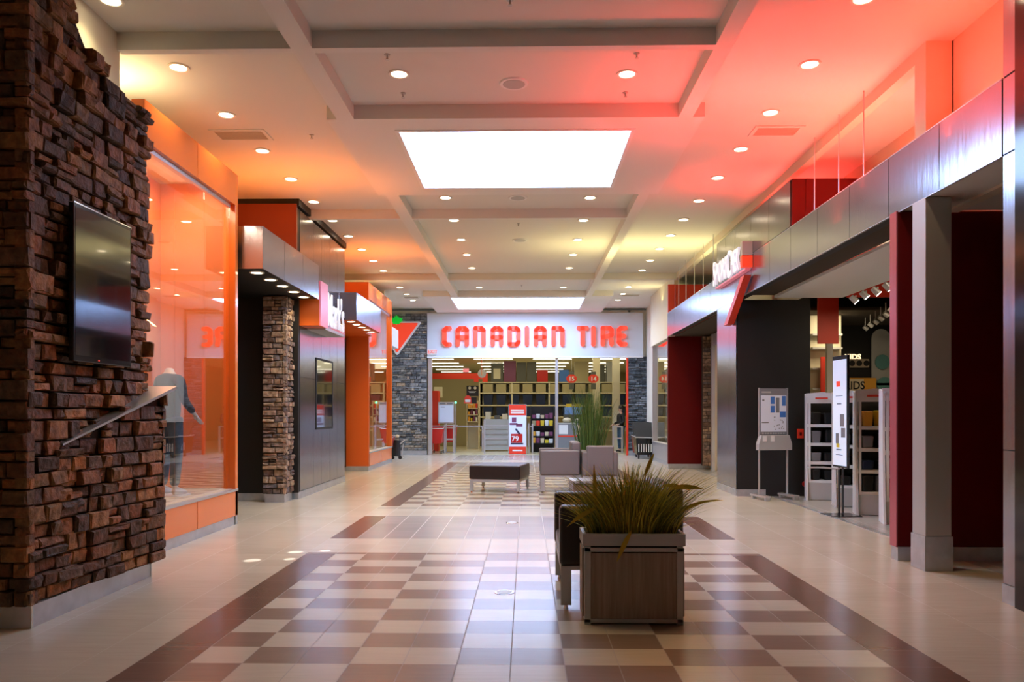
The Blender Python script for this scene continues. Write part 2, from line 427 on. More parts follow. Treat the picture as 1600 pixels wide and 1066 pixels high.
# sprinklers
for i, (px, py) in enumerate(((605,87),(630,147),(995,85),(977,146),(797,1),(810,350),(815,446),(487,212))):
    d = 3.69*1200/(645-py); x, y, z = PX(px, py, d)
    t = thing('sprinkler_head', (x,y,CH), 'small ceiling sprinkler head, ' + ['left of the near left coffer light','right below the near left coffer light','right of the near right coffer light','just behind the near right coffer light','at the top edge of the photo in the middle','in the long coffer beyond the near skylight','in the last coffer before the far skylight','on the left ceiling near the vent'][i], 'sprinkler', 'ceiling sprinklers')
    MB().tube((x,y,CH), (x,y,CH-.008), .03, .03, 16).tube((x,y,CH+.01), (x,y,CH-.05), .009, .009, 10).build('stem', 'alu_m', t)
    MB().tube((x,y,CH-.05), (x,y,CH-.054), .022, .022, 12).build('deflector', 'alu_m', t)
# vents
for (x0, x1, y0, y1, lb) in ((-4.15,-3.42,9.95,10.35,'square cream ceiling vent among the left ceiling lights'),(2.96,3.6,9.95,10.32,'square ceiling vent on the red-lit right ceiling'),
                             (-3.95,-3.4,24.3,24.75,'small ceiling vent at the far left end'),(2.95,3.6,24.0,24.4,'small ceiling vent at the far right end')):
    t = thing('ceiling_vent', ((x0+x1)/2, (y0+y1)/2, CH), lb, 'vent')
    fr = MB(); ring(fr, x0, x1, y0, y1, (x0+.05, x1-.05, y0+.05, y1-.05), CH-.015, CH-.001); fr.build('frame', 'ceil', t)
    s = MB(); n = 9
    for i in range(n):
        yy = y0+.05+(y1-y0-.1)*(i+.5)/n; s.box(x0+.05, x1-.05, yy-.012, yy+.006, CH-.012, CH-.003)
    s.build('grille', 'grille', t)

# ------------------------------------------------------------------ side walls above the storefronts
w = MB(); w.box(-4.12, -3.98, -4.5, 7.45, 0, CH); w.box(-5.35, -5.2, 7.3, 23.3, 0, CH); w.box(-5.2, -4.12, 7.3, 7.45, 0, CH)
w.box(-5.2, -4.3, 23.2, 23.3, 0, CH); w.box(-5.3, -5.15, 23.2, 27.4, 0, CH)
struct('wall_left', w, 'wallc')
w = MB(); w.box(3.98, 4.1, 20.72, 24.6, 3.6, CH); w.box(3.98, 4.1, 7.94, 20.72, 5.06, CH); w.box(5.0, 5.1, 7.83, 20.7, 3.62, CH); w.box(4.24, 4.36, -4.5, 7.83, 3.52, CH); w.box(4.24, 5.1, 7.7, 7.83, 3.6, CH)
w.box(4.9, 5.0, 15.4, 20.7, 0, 4.7); w.box(4.4, 4.5, 20.9, 24.4, 0, 4.0)
struct('wall_right', w, 'wallc')
w = MB(); w.box(3.98, 4.24, 7.72, 7.94, 3.62, CH); struct('trim_%d' % k, w, 'wallc'); k += 1
# wall behind the near tower on the right, out of sight of the photo
w = MB(); w.box(4.45, 4.6, -4.5, 5.5, 0, 4.0); struct('wall_right_near', w, 'black')
# wall behind the camera
w = MB(); w.box(-7, 9, -4.6, -4.45, 0, 5.4); struct('wall_behind', w, 'wallc')

# ------------------------------------------------------------------ stone facing
def stones(mb, O, U, Nn, u1, z0, z1, hmin=.07, hmax=.13, wmin=.09, wmax=.28, dmin=.03, dmax=.085, mask=None, gap=.006, sub=True, mort=1, stone=0):
    O = Vector(O); U = Vector(U); Nn = Vector(Nn); Z = Vector((0,0,1))
    z = z0
    while z < z1-.02:
        h = R.uniform(hmin, hmax)
        if z+h > z1-.03: h = z1-z
        u = 0
        while u < u1-.005:
            wd = R.uniform(wmin, wmax)
            if u+wd > u1-wmin*.6: wd = u1-u
            if mask is None or mask(u+wd/2, z+h/2):
                parts = [(z, h)]
                if h > hmax*.8 and R.random() < .3: parts = [(z, h*.5), (z+h*.5, h*.5)]
                for (zz, hh) in parts:
                    d = R.uniform(dmin, dmax); mb.t = R.random(); mb.m = stone
                    a, b, cc, e = u+gap, u+wd-gap, zz+gap, zz+hh-gap
                    j = lambda s: R.uniform(-s, s)
                    i = .012
                    base = [(a,cc),(b,cc),(b,e),(a,e)]
                    nu = max(2, min(4, int(wd/.07))) if sub else 1
                    vs = [O+U*x+Z*y for x, y in base]
                    mid = [O+U*(x+j(.004))+Z*(y+j(.004))+Nn*(d-.014+j(.006)) for x, y in base]
                    top = []
                    for r_ in (0, 1):
                        for c_ in range(nu+1):
                            x = a+i+(b-a-2*i)*c_/nu; y = (cc+i if r_ == 0 else e-i)
                            top.append(O+U*(x+j(.005))+Z*(y+j(.008))+Nn*(d+j(.012)))
                    n1 = nu+1
                    V = vs+mid+top; T = 8
                    F = [(0,1,5,4),(1,2,6,5),(2,3,7,6),(3,0,4,7)]
                    F.append(tuple([4, 5]+[T+c_ for c_ in range(nu, -1, -1)]))
                    F.append((5, 6, T+n1+nu, T+nu))
                    F.append(tuple([6, 7]+[T+n1+c_ for c_ in range(0, n1)]))
                    F.append((7, 4, T, T+n1))
                    for c_ in range(nu): F.append((T+c_, T+c_+1, T+n1+c_+1, T+n1+c_))
                    mb.add(V, F)
            u += wd
        z += h
    mb.m = mort
    return mb

# big stone pier on the left, with the television
t = thing('stone_wall', (-3.6, 6.2, 0), 'tall dark brown stacked-stone wall at the left edge holding a television', 'stone wall')
Y0, Y1 = 5.27, 6.98
sm = MB(); sm.m = 1
XF = -3.52
def topz(y):
    pts = [(5.2,5.2),(5.80,5.2),(5.86,4.66),(6.10,4.42),(6.5,4.30),(6.8,4.26),(7.2,4.22)]
    for (a, za), (b, zb) in zip(pts, pts[1:]):
        if a <= y <= b: return za+(zb-za)*(y-a)/(b-a)
    return 4.2
# core following the stepped top
prof = [(Y0+.02, .15),(Y1-.02,.15)]+[(y, topz(y)-.04) for y in (Y1-.02, 6.8, 6.5, 6.1, 5.86, 5.80)]+[(Y0+.02, 5.18)]
sm.prism(prof, 1.7, (XF-1.7,0,0), (0,1,0), (0,0,1), (1,0,0))
stones(sm, (XF, Y0-.05, 0), (0,1,0), (1,0,0), Y1-Y0+.06, .155, 5.16, hmin=.085, hmax=.15, wmin=.11, wmax=.30, dmin=.04, dmax=.12, mask=lambda u, z: z < topz(Y0+u)-.05)
stones(sm, (-6.0, Y0+.02, 0), (1,0,0), (0,-1,0), -6+6+2.58, .155, 5.16, wmin=.14, wmax=.34, hmin=.07, hmax=.15, dmin=.05, dmax=.10)
sm.box(-5.9, XF-1.6, Y0+.02, 5.7, .15, 5.18)
# rough stones capping the end
stones(sm, (XF-1.0, Y1-.03, 0), (1,0,0), (0,1,0), 1.0, .155, 4.2, dmin=.03, dmax=.07)
sm.build('stone_facing', ['stone','mortar'], t)
# lower ledge that thickens away from the camera, under the sloping cap
lo = MB(); lo.m = 1
A = (XF+.06, 5.55); B = (XF+.19, Y1+.02)
dv = Vector((B[0]-A[0], B[1]-A[1], 0)); L_ = dv.length; dv.normalize(); nn = Vector((dv.y, -dv.x, 0))
lo.prism([(0,.15),(L_,.15),(L_,1.72),(.15,1.22)], -.05, (A[0]-.02,A[1],0), dv, (0,0,1), nn)
stones(lo, (A[0],A[1],0), dv, nn, L_+.0, .155, 1.75, hmin=.085, hmax=.15, wmin=.11, wmax=.30, dmin=.0, dmax=.06, mask=lambda u, z: z < 1.19+.5*u/L_*1.0)
stones(lo, (XF-.02, Y1-.02, 0), (1,0,0), (0,1,0), .23, .155, 1.72, wmin=.09, wmax=.22, dmin=.03, dmax=.07)
lo.build('lower_stone_ledge', ['stone','mortar'], t)
cap = MB()
za, zb = 1.27, 1.745
cap.add([(A[0]+.03,A[1]+.08,za),(XF+.02,A[1]+.1,za),(XF+.02,Y1+.05,zb),(B[0]+.11,Y1+.05,zb),
         (A[0]+.03,A[1]+.08,za-.015),(XF+.02,A[1]+.1,za-.015),(XF+.02,Y1+.05,zb-.028),(B[0]+.11,Y1+.05,zb-.028)],
        [(0,1,2,3),(7,6,5,4),(0,3,7,4),(3,2,6,7),(2,1,5,6),(1,0,4,5)])
tag(cap.build('sloping_metal_cap', 'alu', t), 'pale metal strip capping the lower stones at a slant')
kb = MB().box(-6, -3.44, Y0, Y1+.0, 0, .155)
kb.build('kick_plate', 'kick', t)
MB().box(-3.436, -3.430, Y0-.006, Y0+.012, 0, .157).box(-3.436, -3.430, Y1-.012, Y1+.006, 0, .157).build('plate_corner', 'chrome', t)

# television
t = thing('television', (-3.36, 6.15, 1.9), 'black flat television hung upright on the brown stone wall', 'television')
ty0, ty1 = 5.62, 6.445
MB().box(-3.48, -3.385, ty0+.1, ty1-.1, 2.05, 2.95).build('wall_mount', 'black', t)
cs = MB().box(-3.385, -3.345, ty0, ty1, 1.885, 3.06).build('casing', 'blackg', t, bevel=.005)
MB().box(-3.3455, -3.343, ty0+.02, ty1-.02, 1.93, 3.035).build('screen', 'screen', cs)
MB().box(-3.385, -3.340, ty0, ty1, 3.058, 3.068).build('top_edge', 'chrome', t)
MB().ball((-3.342, 5.95, 1.907), .006, 6).build('indicator_lamp', 'signred', t)

# ------------------------------------------------------------------ orange storefront (left, near)
GX = -3.92
def storefront(name, ya, yb, ztop, label, mats, gx, side=1, sill=.48, band=.42, npan=2, back=None, backm='orange_int', dark='orange_d'):
    t = thing(name, (gx-.3*side, (ya+yb)/2, 0), label, 'storefront')
    s = side; out = gx+.03*s; inn = gx-.10*s
    fr = MB()
    fr.box(inn, out, ya, ya+.06, .12, ztop); fr.build('side_frame', mats, t, bevel=.004)
    MB().box(inn, out, yb-.09, yb, .12, ztop).build('side_frame', mats, t, bevel=.004)
    bn = MB(); n = 2; g = .006; L = yb-ya
    for i in range(n): bn.box(inn, out+.002*s, ya+L*i/n+g, ya+L*(i+1)/n-g, ztop-band, ztop)
    bn.build('top_band', mats, t)
    MB().box(gx-.06*s, gx-.02*s, ya+.06, yb-.14, ztop-band-.05, ztop-band).build('head_channel', 'alu', t)
    bp = MB()
    for i in range(npan): bp.box(inn, out, ya+L*i/npan+g, ya+L*(i+1)/npan-g, .12, sill-.03)
    bp.build('base_panel', mats, t)
    MB().box(gx-.9*s, out+.012*s, ya, yb-.02, sill-.03, sill).build('sill', 'alu', t)
    MB().box(inn-.02*s, out-.015*s, ya, yb-.09, 0, .12).box(inn-.02*s, out-.006*s, yb-.07, yb, 0, .12).build('kick_plate', 'kick', t)
    MB().box(inn, out-.03*s, ya+.01, yb-.01, .02, .12).build('recessed_base', 'seam', t)
    gl = MB(); m = 3
    for i in range(m): gl.box(gx-.062*s, gx-.05*s, ya+.07+(L-.16)*i/m+.002, ya+.07+(L-.16)*(i+1)/m-.002, sill, ztop-band-.02)
    gl.build('glass', 'glass', t)
    # display box behind the glass
    bk = gx-1.0*s if back is None else back
    db = MB(); db.box(bk-.04*s, bk, ya, yb, sill-.03, ztop-.1); db.box(bk, inn, yb-.05, yb, sill-.03, ztop-.1); db.box(bk, inn, ya, ya+.04, sill-.03, ztop-.1)
    db.build('display_back', backm, t); MB().box(bk, inn, ya+.04, yb-.05, ztop-.12, ztop-.08).build('display_ceiling', 'ceil', t)
    MB().box(bk, gx-.02*s, ya+.04, yb-.05, sill-.001, sill+.004).build('display_floor', 'cream', t)
    MB().box(gx-.3*s, inn, ya+.04, yb-.05, ztop-.08, ztop).build('roof', mats, t)
    return t
def lamp_area(name, loc, sx, sy, power, col, direction=(0,0,-1), spread=PI):
    l = bpy.data.lights.new(name, 'AREA'); l.shape = 'RECTANGLE'; l.size = sx; l.size_y = sy; l.energy = power; l.color = col; l.spread = spread
    o = bpy.data.objects.new(name, l); COL.objects.link(o); o.location = loc
    o.rotation_euler = Vector(direction).to_track_quat('-Z', 'Y').to_euler()
    return o
storefront('orange_storefront', 7.75, 10.30, 4.70, 'tall orange framed shop window with a mannequin, beside the brown stone wall', 'orange', GX)
storefront('orange_storefront', 19.75, 23.15, 4.86, 'far orange framed shop window on the left, before the grey stone wall', 'orange', -4.08)
# mannequin glow: warm display lamps inside
lamp_area('display_lamp', (-4.4, 9.0, 4.5), .4, 1.8, 60, (1,.75,.5))
lamp_area('display_lamp', (-4.5, 21.3, 4.6), .4, 2.2, 40, (1,.75,.5))

# canopies with five lights underneath
def canopy(ya, yb, label, under, grp, which):
    x0, x1, z0, z1 = (-4.9 if ya < 12 else -3.945), -3.58, 3.46, 4.04
    t = thing('canopy', (-3.9, (ya+yb)/2, z0), label, 'canopy')
    MB().box(x0, x1-.01, ya+.01, yb-.01, z0+.02, z1-.15).build('core', 'seam', t)
    pn = MB(); L = yb-ya
    for i in range(3): pn.box(x1-.01, x1, ya+L*i/3+.004, ya+L*(i+1)/3-.004, z0, z1)
    pn.box(x0, x1-.004, ya, ya+.01, z0, z1).box(x0, x1-.004, yb-.01, yb, z0, z1)
    pn.build('fascia_panels', 'metal', t)
    MB().box(x0, x1-.012, ya+.012, yb-.012, z0, z0+.02).build('soffit', under, t)
    for i in range(5):
        y = ya+.28+(L-.56)*i/4
        downlight(-3.76, y, z0-.001, 'round light under the %s, %s from the camera' % (which, ORD[i]), grp, power=7, s=.9)
canopy(10.38, 13.2, 'bluish metal canopy box with five lights under it, beside the near orange shop window', 'black', 'lights under the near left canopy', 'near left canopy')
canopy(16.15, 18.85, 'bluish metal canopy box with lights under it, in front of the far orange wall', 'orange_d', 'lights under the far left canopy', 'far left canopy')

# ------------------------------------------------------------------ dark entrance, stone column and metal facade on the left
w = MB(); w.box(-5.2, -4.37, 12.95, 13.2, 0, 3.46); w.box(-5.2, -5.1, 10.4, 13.0, 0, 3.46)
struct('wall_left_entrance', w, 'black')
struct('baseboard_left', MB().box(-5.1, -4.37, 12.93, 12.95, 0, .13), 'kick')
struct('wall_left_upper', MB().box(-5.0, -3.955, 13.15, 13.21, 4.04, 5.1), 'rust')
struct('trim_%d' % k, MB().box(-5.2, -3.92, 13.2, 16.7, 5.08, CH), 'black'); k += 1  # black filler painting the dark of the gap between facade and ceiling
t = thing('stone_column', (-4.2, 12.9, 0), 'narrow tan stacked-stone column under the near left canopy', 'column')
sm = MB(); sm.m = 1; sm.box(-4.34, -4.04, 12.76, 13.16, .13, 3.45)
stones(sm, (-4.40, 12.77, 0), (1,0,0), (0,-1,0), .42, .14, 3.45, wmin=.1, wmax=.26, hmin=.06, hmax=.12, dmin=.02, dmax=.06)
stones(sm, (-4.05, 12.72, 0), (0,1,0), (1,0,0), .46, .14, 3.45, wmin=.08, wmax=.2, hmin=.06, hmax=.12, dmin=.02, dmax=.07)
sm.build('stone_facing', ['stone_l','mortar'], t); MB().box(-4.36, -4.03, 12.74, 13.16, 0, .14).build('kick_plate', 'kick', t)
t = thing('metal_facade', (-4.1, 15, 0), 'dark reflective metal panel facade on the left carrying the white lettered shop sign', 'facade')
FX = -3.95
MB().box(-4.5, FX-.012, 13.22, 16.66, .12, 5.05).build('core', 'black', t)
pn = MB(); yy = [13.35, 14.2, 14.75, 15.4, 16.0, 16.66]
for a, b in zip(yy, yy[1:]):
    pn.box(FX-.012, FX, a+.005, b-.005, .13, 2.12)
    pn.box(FX-.012, FX, a+.005, b-.005, 2.128, 5.04)
pn.build('metal_panels', 'metal_d', t)
wf = MB()
for (a, b, z0, z1) in ((14.35, 15.6, 1.18, 1.22), (14.35, 15.6, 2.50, 2.54), (14.35, 14.39, 1.2, 2.52), (15.56, 15.6, 1.2, 2.52)): wf.box(FX, FX+.012, a, b, z0, z1)
wf.build('window_frame', 'seam', t)
MB().box(FX, FX+.006, 14.39, 15.56, 1.22, 2.50).build('dark_window_pane', 'screen', t)
MB().box(-4.4, FX+.01, 13.22, 16.66, 0, .12).build('kick_plate', 'kick', t)
MB().box(-4.12, -3.93, 13.18, 13.24, .12, 3.5).build('black_edge_post', 'black', t)
# Mark's sign
t = thing('shop_sign', (-3.7, 14, 3.0), "projecting shop sign reading Mark's in glowing white letters on the left facade", 'sign')
MB().box(-3.95, -3.60, 13.32, 13.78, 3.02, 3.80).build('orange_sign_box', 'orange_d', t)
MB().box(-3.60, -3.575, 13.32, 13.80, 3.02, 3.80).build('square_face', 'signpink', t)
MB().box(-3.95, -3.62, 13.80, 15.25, 3.0, 3.05).build('sign_bracket', 'alu_m', t)
text('lettering', "Mark's", .86, 'signwhite', t, (-3.60, 13.85, 3.09), FACE_L, ext=.012, sx=.56, bold=.006)

struct('ceiling_left_entrance', MB().box(-5.1, -3.96, 16.7, 19.66, 3.46, 3.5), 'orange_d')
# far orange wall beside window
w = MB(); w.box(-5.1, -4.05, 19.68, 19.76, .12, 3.6); struct('wall_left_orange', w, 'orange_d')
w = MB(); w.box(-5.1, -4.05, 19.66, 19.76, 3.6, 4.86); struct('wall_left_orange_top', w, 'orange')
struct('baseboard_left_far', MB().box(-5.1, -4.05, 19.66, 19.76, 0, .12), 'kick')
sm = MB(); sm.m = 1; sm.box(-4.9, -4.62, 19.4, 19.64, .1, 3.4); stones(sm, (-4.85, 19.4, 0), (1,0,0), (0,-1,0), .22, .1, 3.4, dmin=.01, dmax=.03)
t = thing('stone_column', (-4.75, 19.5, 0), 'thin strip of brown stone column left of the far orange wall', 'column'); sm.build('stone_facing', ['stone_l','mortar'], t)
t = thing('fascia_box', (-4.2, 24, 3.6), 'pale blue-white metal fascia box just beyond the far orange shop window', 'fascia')
MB().box(-4.6, -4.12, 23.35, 24.7, 3.56, 4.15).build('metal_box', 'sign_white', t, bevel=.005)

# ------------------------------------------------------------------ right side: metal fascia
RX = 3.78
t = thing('metal_fascia', (3.9, 12, 3.54), 'long dark reflective metal fascia band running above the right shop entrances', 'fascia')
seams = [5.83]+[6.82+.955*i for i in range(14)]+[20.35]
seams = [6.17, 7.10, 8.08, 9.05, 10.04, 11.05, 12.01, 12.97, 13.94, 14.9, 15.85, 16.8, 17.75, 18.7, 19.65, 20.6]
MB().box(RX+.012, 3.80, 6.17, 20.6, 3.56, 4.13).box(3.80, 3.97, 6.17, 20.6, 3.56, 3.60).build('core', 'seam', t)
pn = MB()
for a, b in zip(seams, seams[1:]): pn.box(RX, RX+.012, a+.005, b-.005, 3.54, 4.15)
pn.build('metal_panels', 'metal', t)
MB().box(RX-.004, 3.80, 6.17, 20.6, 4.15, 4.158).box(RX-.004, RX+.02, 6.17, 20.6, 3.532, 3.54).build('edge_trim', 'alu', t)
# tall upper facade with tower
t = thing('metal_tower', (3.9, 14, 0), 'tall dark reflective metal panel tower carrying the white and red shop sign on the right', 'facade')
MB().box(RX+.004, 3.80, 11.05, 15.27, 4.16, 4.83).box(RX+.012, 3.97, 14.01, 15.27, .1, 3.53).build('core', 'seam', t)
pn = MB(); ss = [11.05, 12.01, 12.97, 13.94, 14.6, 15.27]
for a, b in zip(ss, ss[1:]): pn.box(RX-.008, RX+.004, a+.005, b-.005, 4.165, 4.83)
for a, b in ((13.9, 14.35), (14.35, 15.27)): pn.box(RX, RX+.012, a+.004, b-.004, .12, 3.53)
pn.build('metal_panels', 'metal_d', t)
MB().box(RX-.005, 3.795, 13.9, 15.27, 0, .12).build('kick_plate', 'kick', t)
struct('wall_right_upper', MB().box(3.79, 3.975, 11.0, 11.04, 4.17, 4.83).box(3.98, 4.98, 11.0, 11.05, 3.66, 4.83), 'red')
# SportChek sign
t = thing('shop_sign', (3.66, 13.8, 3.9), 'glowing white SportChek letters with a red slash on the right tower', 'sign')
text('lettering', 'S', .66, 'signwhite', t, (3.62, 14.90, 3.93), FACE_R, ext=.018, sx=.52, bold=.004)
text('lettering', 'PORT', .56, 'signwhite', t, (3.62, 14.69, 3.94), FACE_R, ext=.018, sx=.60, bold=.004)
text('lettering', 'C', .70, 'signwhite', t, (3.62, 13.90, 3.90), FACE_R, ext=.018, sx=.58, bold=.004)
text('lettering', 'HEK', .56, 'signwhite', t, (3.62, 13.62, 3.93), FACE_R, ext=.018, sx=.50, bold=.004)
MB().box(3.60, 3.77, 12.86, 12.98, 4.13, 4.36).build('grey_block', 'alu_m', t)
MB().box(3.60, 3.77, 12.86, 12.98, 3.93, 4.12).build('red_block', 'logored', t)
MB().box(3.68, 3.77, 12.98, 15.0, 3.90, 3.93).build('sign_rail', 'signpink', t)
MB().prism([(0,0),(.22,0),(-.86,-.70),(-1.12,-.70)][::-1], .12, (3.76, 13.1, 3.80), (0,-1,0), (0,0,1), (-1,0,0)).build('red_slash', 'redb', t)

# near right tower
t = thing('metal_tower', (3.9, 6.0, 0), 'dark metal panel tower cut by the right edge of the photo', 'facade')
MB().box(RX+.01, 4.23, 5.97, 6.16, .14, 5.19).build('core', 'black', t)
pn = MB()
for (z0, z1) in ((.15, 1.2), (1.208, 3.53), (3.545, 4.14), (4.155, 5.19)): pn.box(RX, RX+.012, 5.97, 6.155, z0, z1)
pn.build('metal_panels', 'metal', t)
MB().box(RX-.006, 4.23, 5.95, 6.16, 0, .145).build('kick_plate', 'kick', t)
MB().box(RX-.03, 4.23, 5.4, 5.965, 0, 5.19).build('black_return', 'blackg', t)
# entrance soffit, red walls, steel column
struct('trim_%d' % k, MB().box(RX+.02, 5.6, 6.17, 7.84, 3.545, 3.56), 'ceil'); k += 1
t = thing('red_wall_panel', (4.4, 7.8, 0), 'deep red wall panel behind the steel column on the right', 'wall panel')
MB().box(3.76, 5.2, 7.86, 7.98, .14, 3.54).build('panel', 'red', t); MB().box(3.76, 5.2, 7.84, 7.98, 0, .14).build('kick_plate', 'kick', t)
MB().box(3.745, 3.76, 7.84, 7.98, .14, 3.54).build('edge_sheen', 'edge', t)  # thin strip carrying the painted reflection along the panel's side
t = thing('red_wall_panel', (5.0, 6.6, 0), 'dark red side wall of the recess at the right edge', 'wall panel')
MB().box(4.92, 5.0, 5.98, 7.86, .14, 3.54).build('panel', 'red', t); MB().box(4.91, 5.0, 5.98, 7.84, 0, .14).build('kick_plate', 'kick', t)
t = thing('steel_column', (3.9, 7.4, 0), 'square grey steel column in front of the red wall on the right', 'column')
MB().box(3.775, 4.02, 7.33, 7.58, .33, 3.54).build('shaft', 'alu_m', t, bevel=.006); MB().box(3.765, 4.03, 7.32, 7.59, 0, .33).build('base_sleeve', 'kick', t, bevel=.004)
# hanging rods above fascia
for i, y in enumerate((8.9, 9.6, 10.4)):
    tag(MB().tube((3.88, y, 4.15), (3.88, y, CH), .008, .008, 8).build('hanging_rod', 'alu'), 'thin metal rod hanging above the right fascia against red light, %s from the camera' % ORD[i], 'rod', 'ceiling rods over the near right fascia')
for i in range(5):
    y = 16.0+.9*i
    tag(MB().tube((3.88, y, 4.15), (3.88, y, CH), .008, .008, 8).build('hanging_rod', 'alu'), 'thin hanging rod above the far right fascia, %s from the tower' % ORD[i], 'rod', 'ceiling rods over the far right fascia')

# black wall by the right shop entrance
struct('wall_right_black', MB().box(3.80, 5.10, 13.88, 14.0, 0, 3.53), 'black')
struct('baseboard_right', MB().box(3.78, 4.30, 13.86, 13.90, 0, .12), 'kick')
t = thing('fire_call_point', (4.92, 13.86, 1.15), 'small red fire call point on the black wall beside the directory stand', 'fire alarm')
MB().box(4.86, 4.97, 13.84, 13.879, 1.04, 1.21).build('case', 'redb', t, bevel=.004); MB().box(4.895, 4.935, 13.836, 13.84, 1.09, 1.15).build('button', 'red', t)
t = thing('fire_bell', (5.0, 13.85, .2), 'small red round fire valve low on the black wall', 'fire bell')
MB().tube((5.0,13.879,.22), (5.0,13.82,.22), .05, .05, 16).build('dome', 'redcart', t)

# shop interior right
struct('ceiling_shop', MB().box(4.45, 5.66, 7.98, 13.86, 3.56, 3.60), 'white')
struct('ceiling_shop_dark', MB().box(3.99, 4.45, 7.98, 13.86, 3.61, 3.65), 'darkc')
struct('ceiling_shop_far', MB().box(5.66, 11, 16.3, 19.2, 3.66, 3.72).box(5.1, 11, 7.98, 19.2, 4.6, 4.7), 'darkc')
struct('wall_shop_back', MB().box(5.0, 11, 19.15, 19.3, 0, 4.6), 'black')
struct('wall_shop_side', MB().box(10.9, 11, 8, 19.2, 0, 4.6).box(5.2, 11, 7.9, 7.98, 0, 4.6), 'black')
struct('trim_%d' % k, MB().box(6.0, 9, 14.46, 14.5, 3.66, 4.5), 'redb'); k += 1
x, y, z = PX(1262, 600, 17.2)
struct('wall_shop_display', MB().box(5.12, 7.0, 17.2, 17.3, 0, 3.66), 'cream')
# ledges on the cream wall
for i, zz in enumerate((2.0, 2.45, 2.9, 3.2)):
    tag(MB().box(6.3, 6.95, 17.0, 17.2, zz, zz+.04).build('wall_shelf', 'greyl'), 'narrow ledge on the cream display wall, %s from the bottom' % ORD[i], 'shelf', 'ledges on the cream display wall')
t = thing('display_post', (6.55, 16.6, 0), 'tall pale upright post in front of the cream display wall', 'post'); MB().box(6.42, 6.54, 16.5, 16.6, 0, 3.6).build('post', 'greyl', t)
tag(MB().box(6.0, 6.42, 15.9, 15.94, 2.92, 3.87).build('hanging_banner', 'redb'), 'blank red banner hanging in the right shop', 'banner')
tag(MB().box(6.44, 6.78, 16.9, 16.94, 1.95, 2.72).build('hanging_banner', 'redb'), 'lower red wall panel behind the white banner stand', 'banner')
# back wall decor at depth ~19
def at19(px, py): return PX(px, py, 19.0)
t = thing('wall_sign', at19(1328, 558), 'small glowing KIDS lettering high on the dark shop wall', 'sign')
x, y, z = at19(1319, 562); text('lettering', 'KIDS', .19, 'glow', t, (x, 19.12, z), FACE_C, ext=.01, bold=.006)
x, y, z = at19(1300, 575); x2, _, z2 = at19(1357, 561)
t = thing('snowboard', ((x+x2)/2, 19.1, z), 'beige board with dark oval cut-outs under the glowing lettering', 'snowboard')
MB().box(x, x2, 19.10, 19.14, z, z2).build('board', 'beige', t, bevel=.03)
for i in range(3): cx = at19(1330+11*i, 0)[0]; MB().tube((cx, 19.10, (z+z2)/2), (cx, 19.09, (z+z2)/2), .07, .07, 18).build('oval', 'black', t)
def board(px0, px1, pyt, pyb, m, label, dy=0):
    x0, _, zb = at19(px0, pyb); x1, _, zt = at19(px1, pyt); r = (x1-x0)/2; cx = (x0+x1)/2; pts = []
    for i in range(13): a = PI*i/12; pts.append((cx+r*math.cos(a), zt-r+r*math.sin(a)))
    for i in range(13): a = PI+PI*i/12; pts.append((cx+r*math.cos(a), zb+r+r*math.sin(a)))
    t = thing('snowboard', (cx, 19.05-dy, zb), label, 'snowboard'); MB().prism(pts, .03, (0,19.08-dy,0), (1,0,0), (0,0,1), (0,-1,0)).build('board', m, t)
    return t
board(1359, 1388, 515, 640, 'greyl', 'tall grey snowboard on the dark wall beside the red wall edge')
board(1363, 1385, 555, 578, 'teal', 'round teal disc hanging in front of the grey snowboard', .06)
board(1364, 1390, 590, 612, 'teal', 'rounded teal board low on the dark shop wall', .08)
x0, _, zb = at19(1322, 613); x1, _, zt = at19(1364, 591)
t = thing('placard', ((x0+x1)/2, 19.0, zb), 'orange and teal KIDS placard above the white shelf units', 'sign')
MB().box(x0, x1, 18.96, 19.0, zb, zt).build('board', 'kidsy', t, bevel=.04); MB().box(x0, x0+.35, 18.95, 18.96, zb+.03, zt-.03).build('cream_patch', 'cream_p', t)
text('lettering', 'KIDS', .27, 'black', t, (x0-.14, 18.948, zb+.07), FACE_C, ext=.003, bold=.006, sx=.9)
# track spotlights on the white shop ceiling
for i, (px, py) in enumerate(((1334,467),(1350,460),(1368,454),(1386,447))):
    d = 2.0*1200/(645-py); x, y, z = PX(px, py, d)
    t = thing('track_spotlight', (x, y, 3.56), 'tilted track spotlight inside the right shop, %s from the left' % ORD[i], 'spotlight', 'track spotlights in the right shop')
    MB().tube((x+.04, y, 3.56), (x+.02, y, 3.50), .012).build('arm', 'alu_m', t)
    a = Vector((x-.05, y, 3.54)); b_ = Vector((x+.04, y-.03, 3.44)); MB().tube(a, b_, .045, .055, 16).build('head', 'alu_m', t)
    dd = (b_-a).normalized(); MB().tube(b_, b_+dd*.004, .05, .05, 16).build('lens', 'lens_w', t)
    l = bpy.data.lights.new('lamp', 'SPOT'); l.energy = 25; l.spot_size = 1.3; l.color = (1,.85,.65)
    lo_ = bpy.data.objects.new('lamp', l); COL.objects.link(lo_); lo_.parent = t; lo_.location = (b_+dd*.02)-Vector((x,y,3.56)); lo_.rotation_euler = Vector((.5,.6,-1)).to_track_quat('-Z','Y').to_euler()
for i in range(6):
    x, y, z = PX(1352+8*i, 548-7*i, 17.5-.6*i); 
    t = thing('track_spotlight', (x, y, 3.66), 'unlit dark spotlight deep in the right shop, %s from the left' % ORD[i], 'spotlight', 'dark spotlights deep in the shop')
    MB().tube((x,y,3.66),(x,y,3.45),.01).tube((x-.04,y,3.46),(x+.05,y,3.40),.04,.05).build('head', 'alu_m', t)
lamp_area('shop_area_light', (6.75, 16.55, 3.5), .5, .3, 16, (1,.82,.55), (0,.6,-1))  # added light, only there to brighten the cream display wall
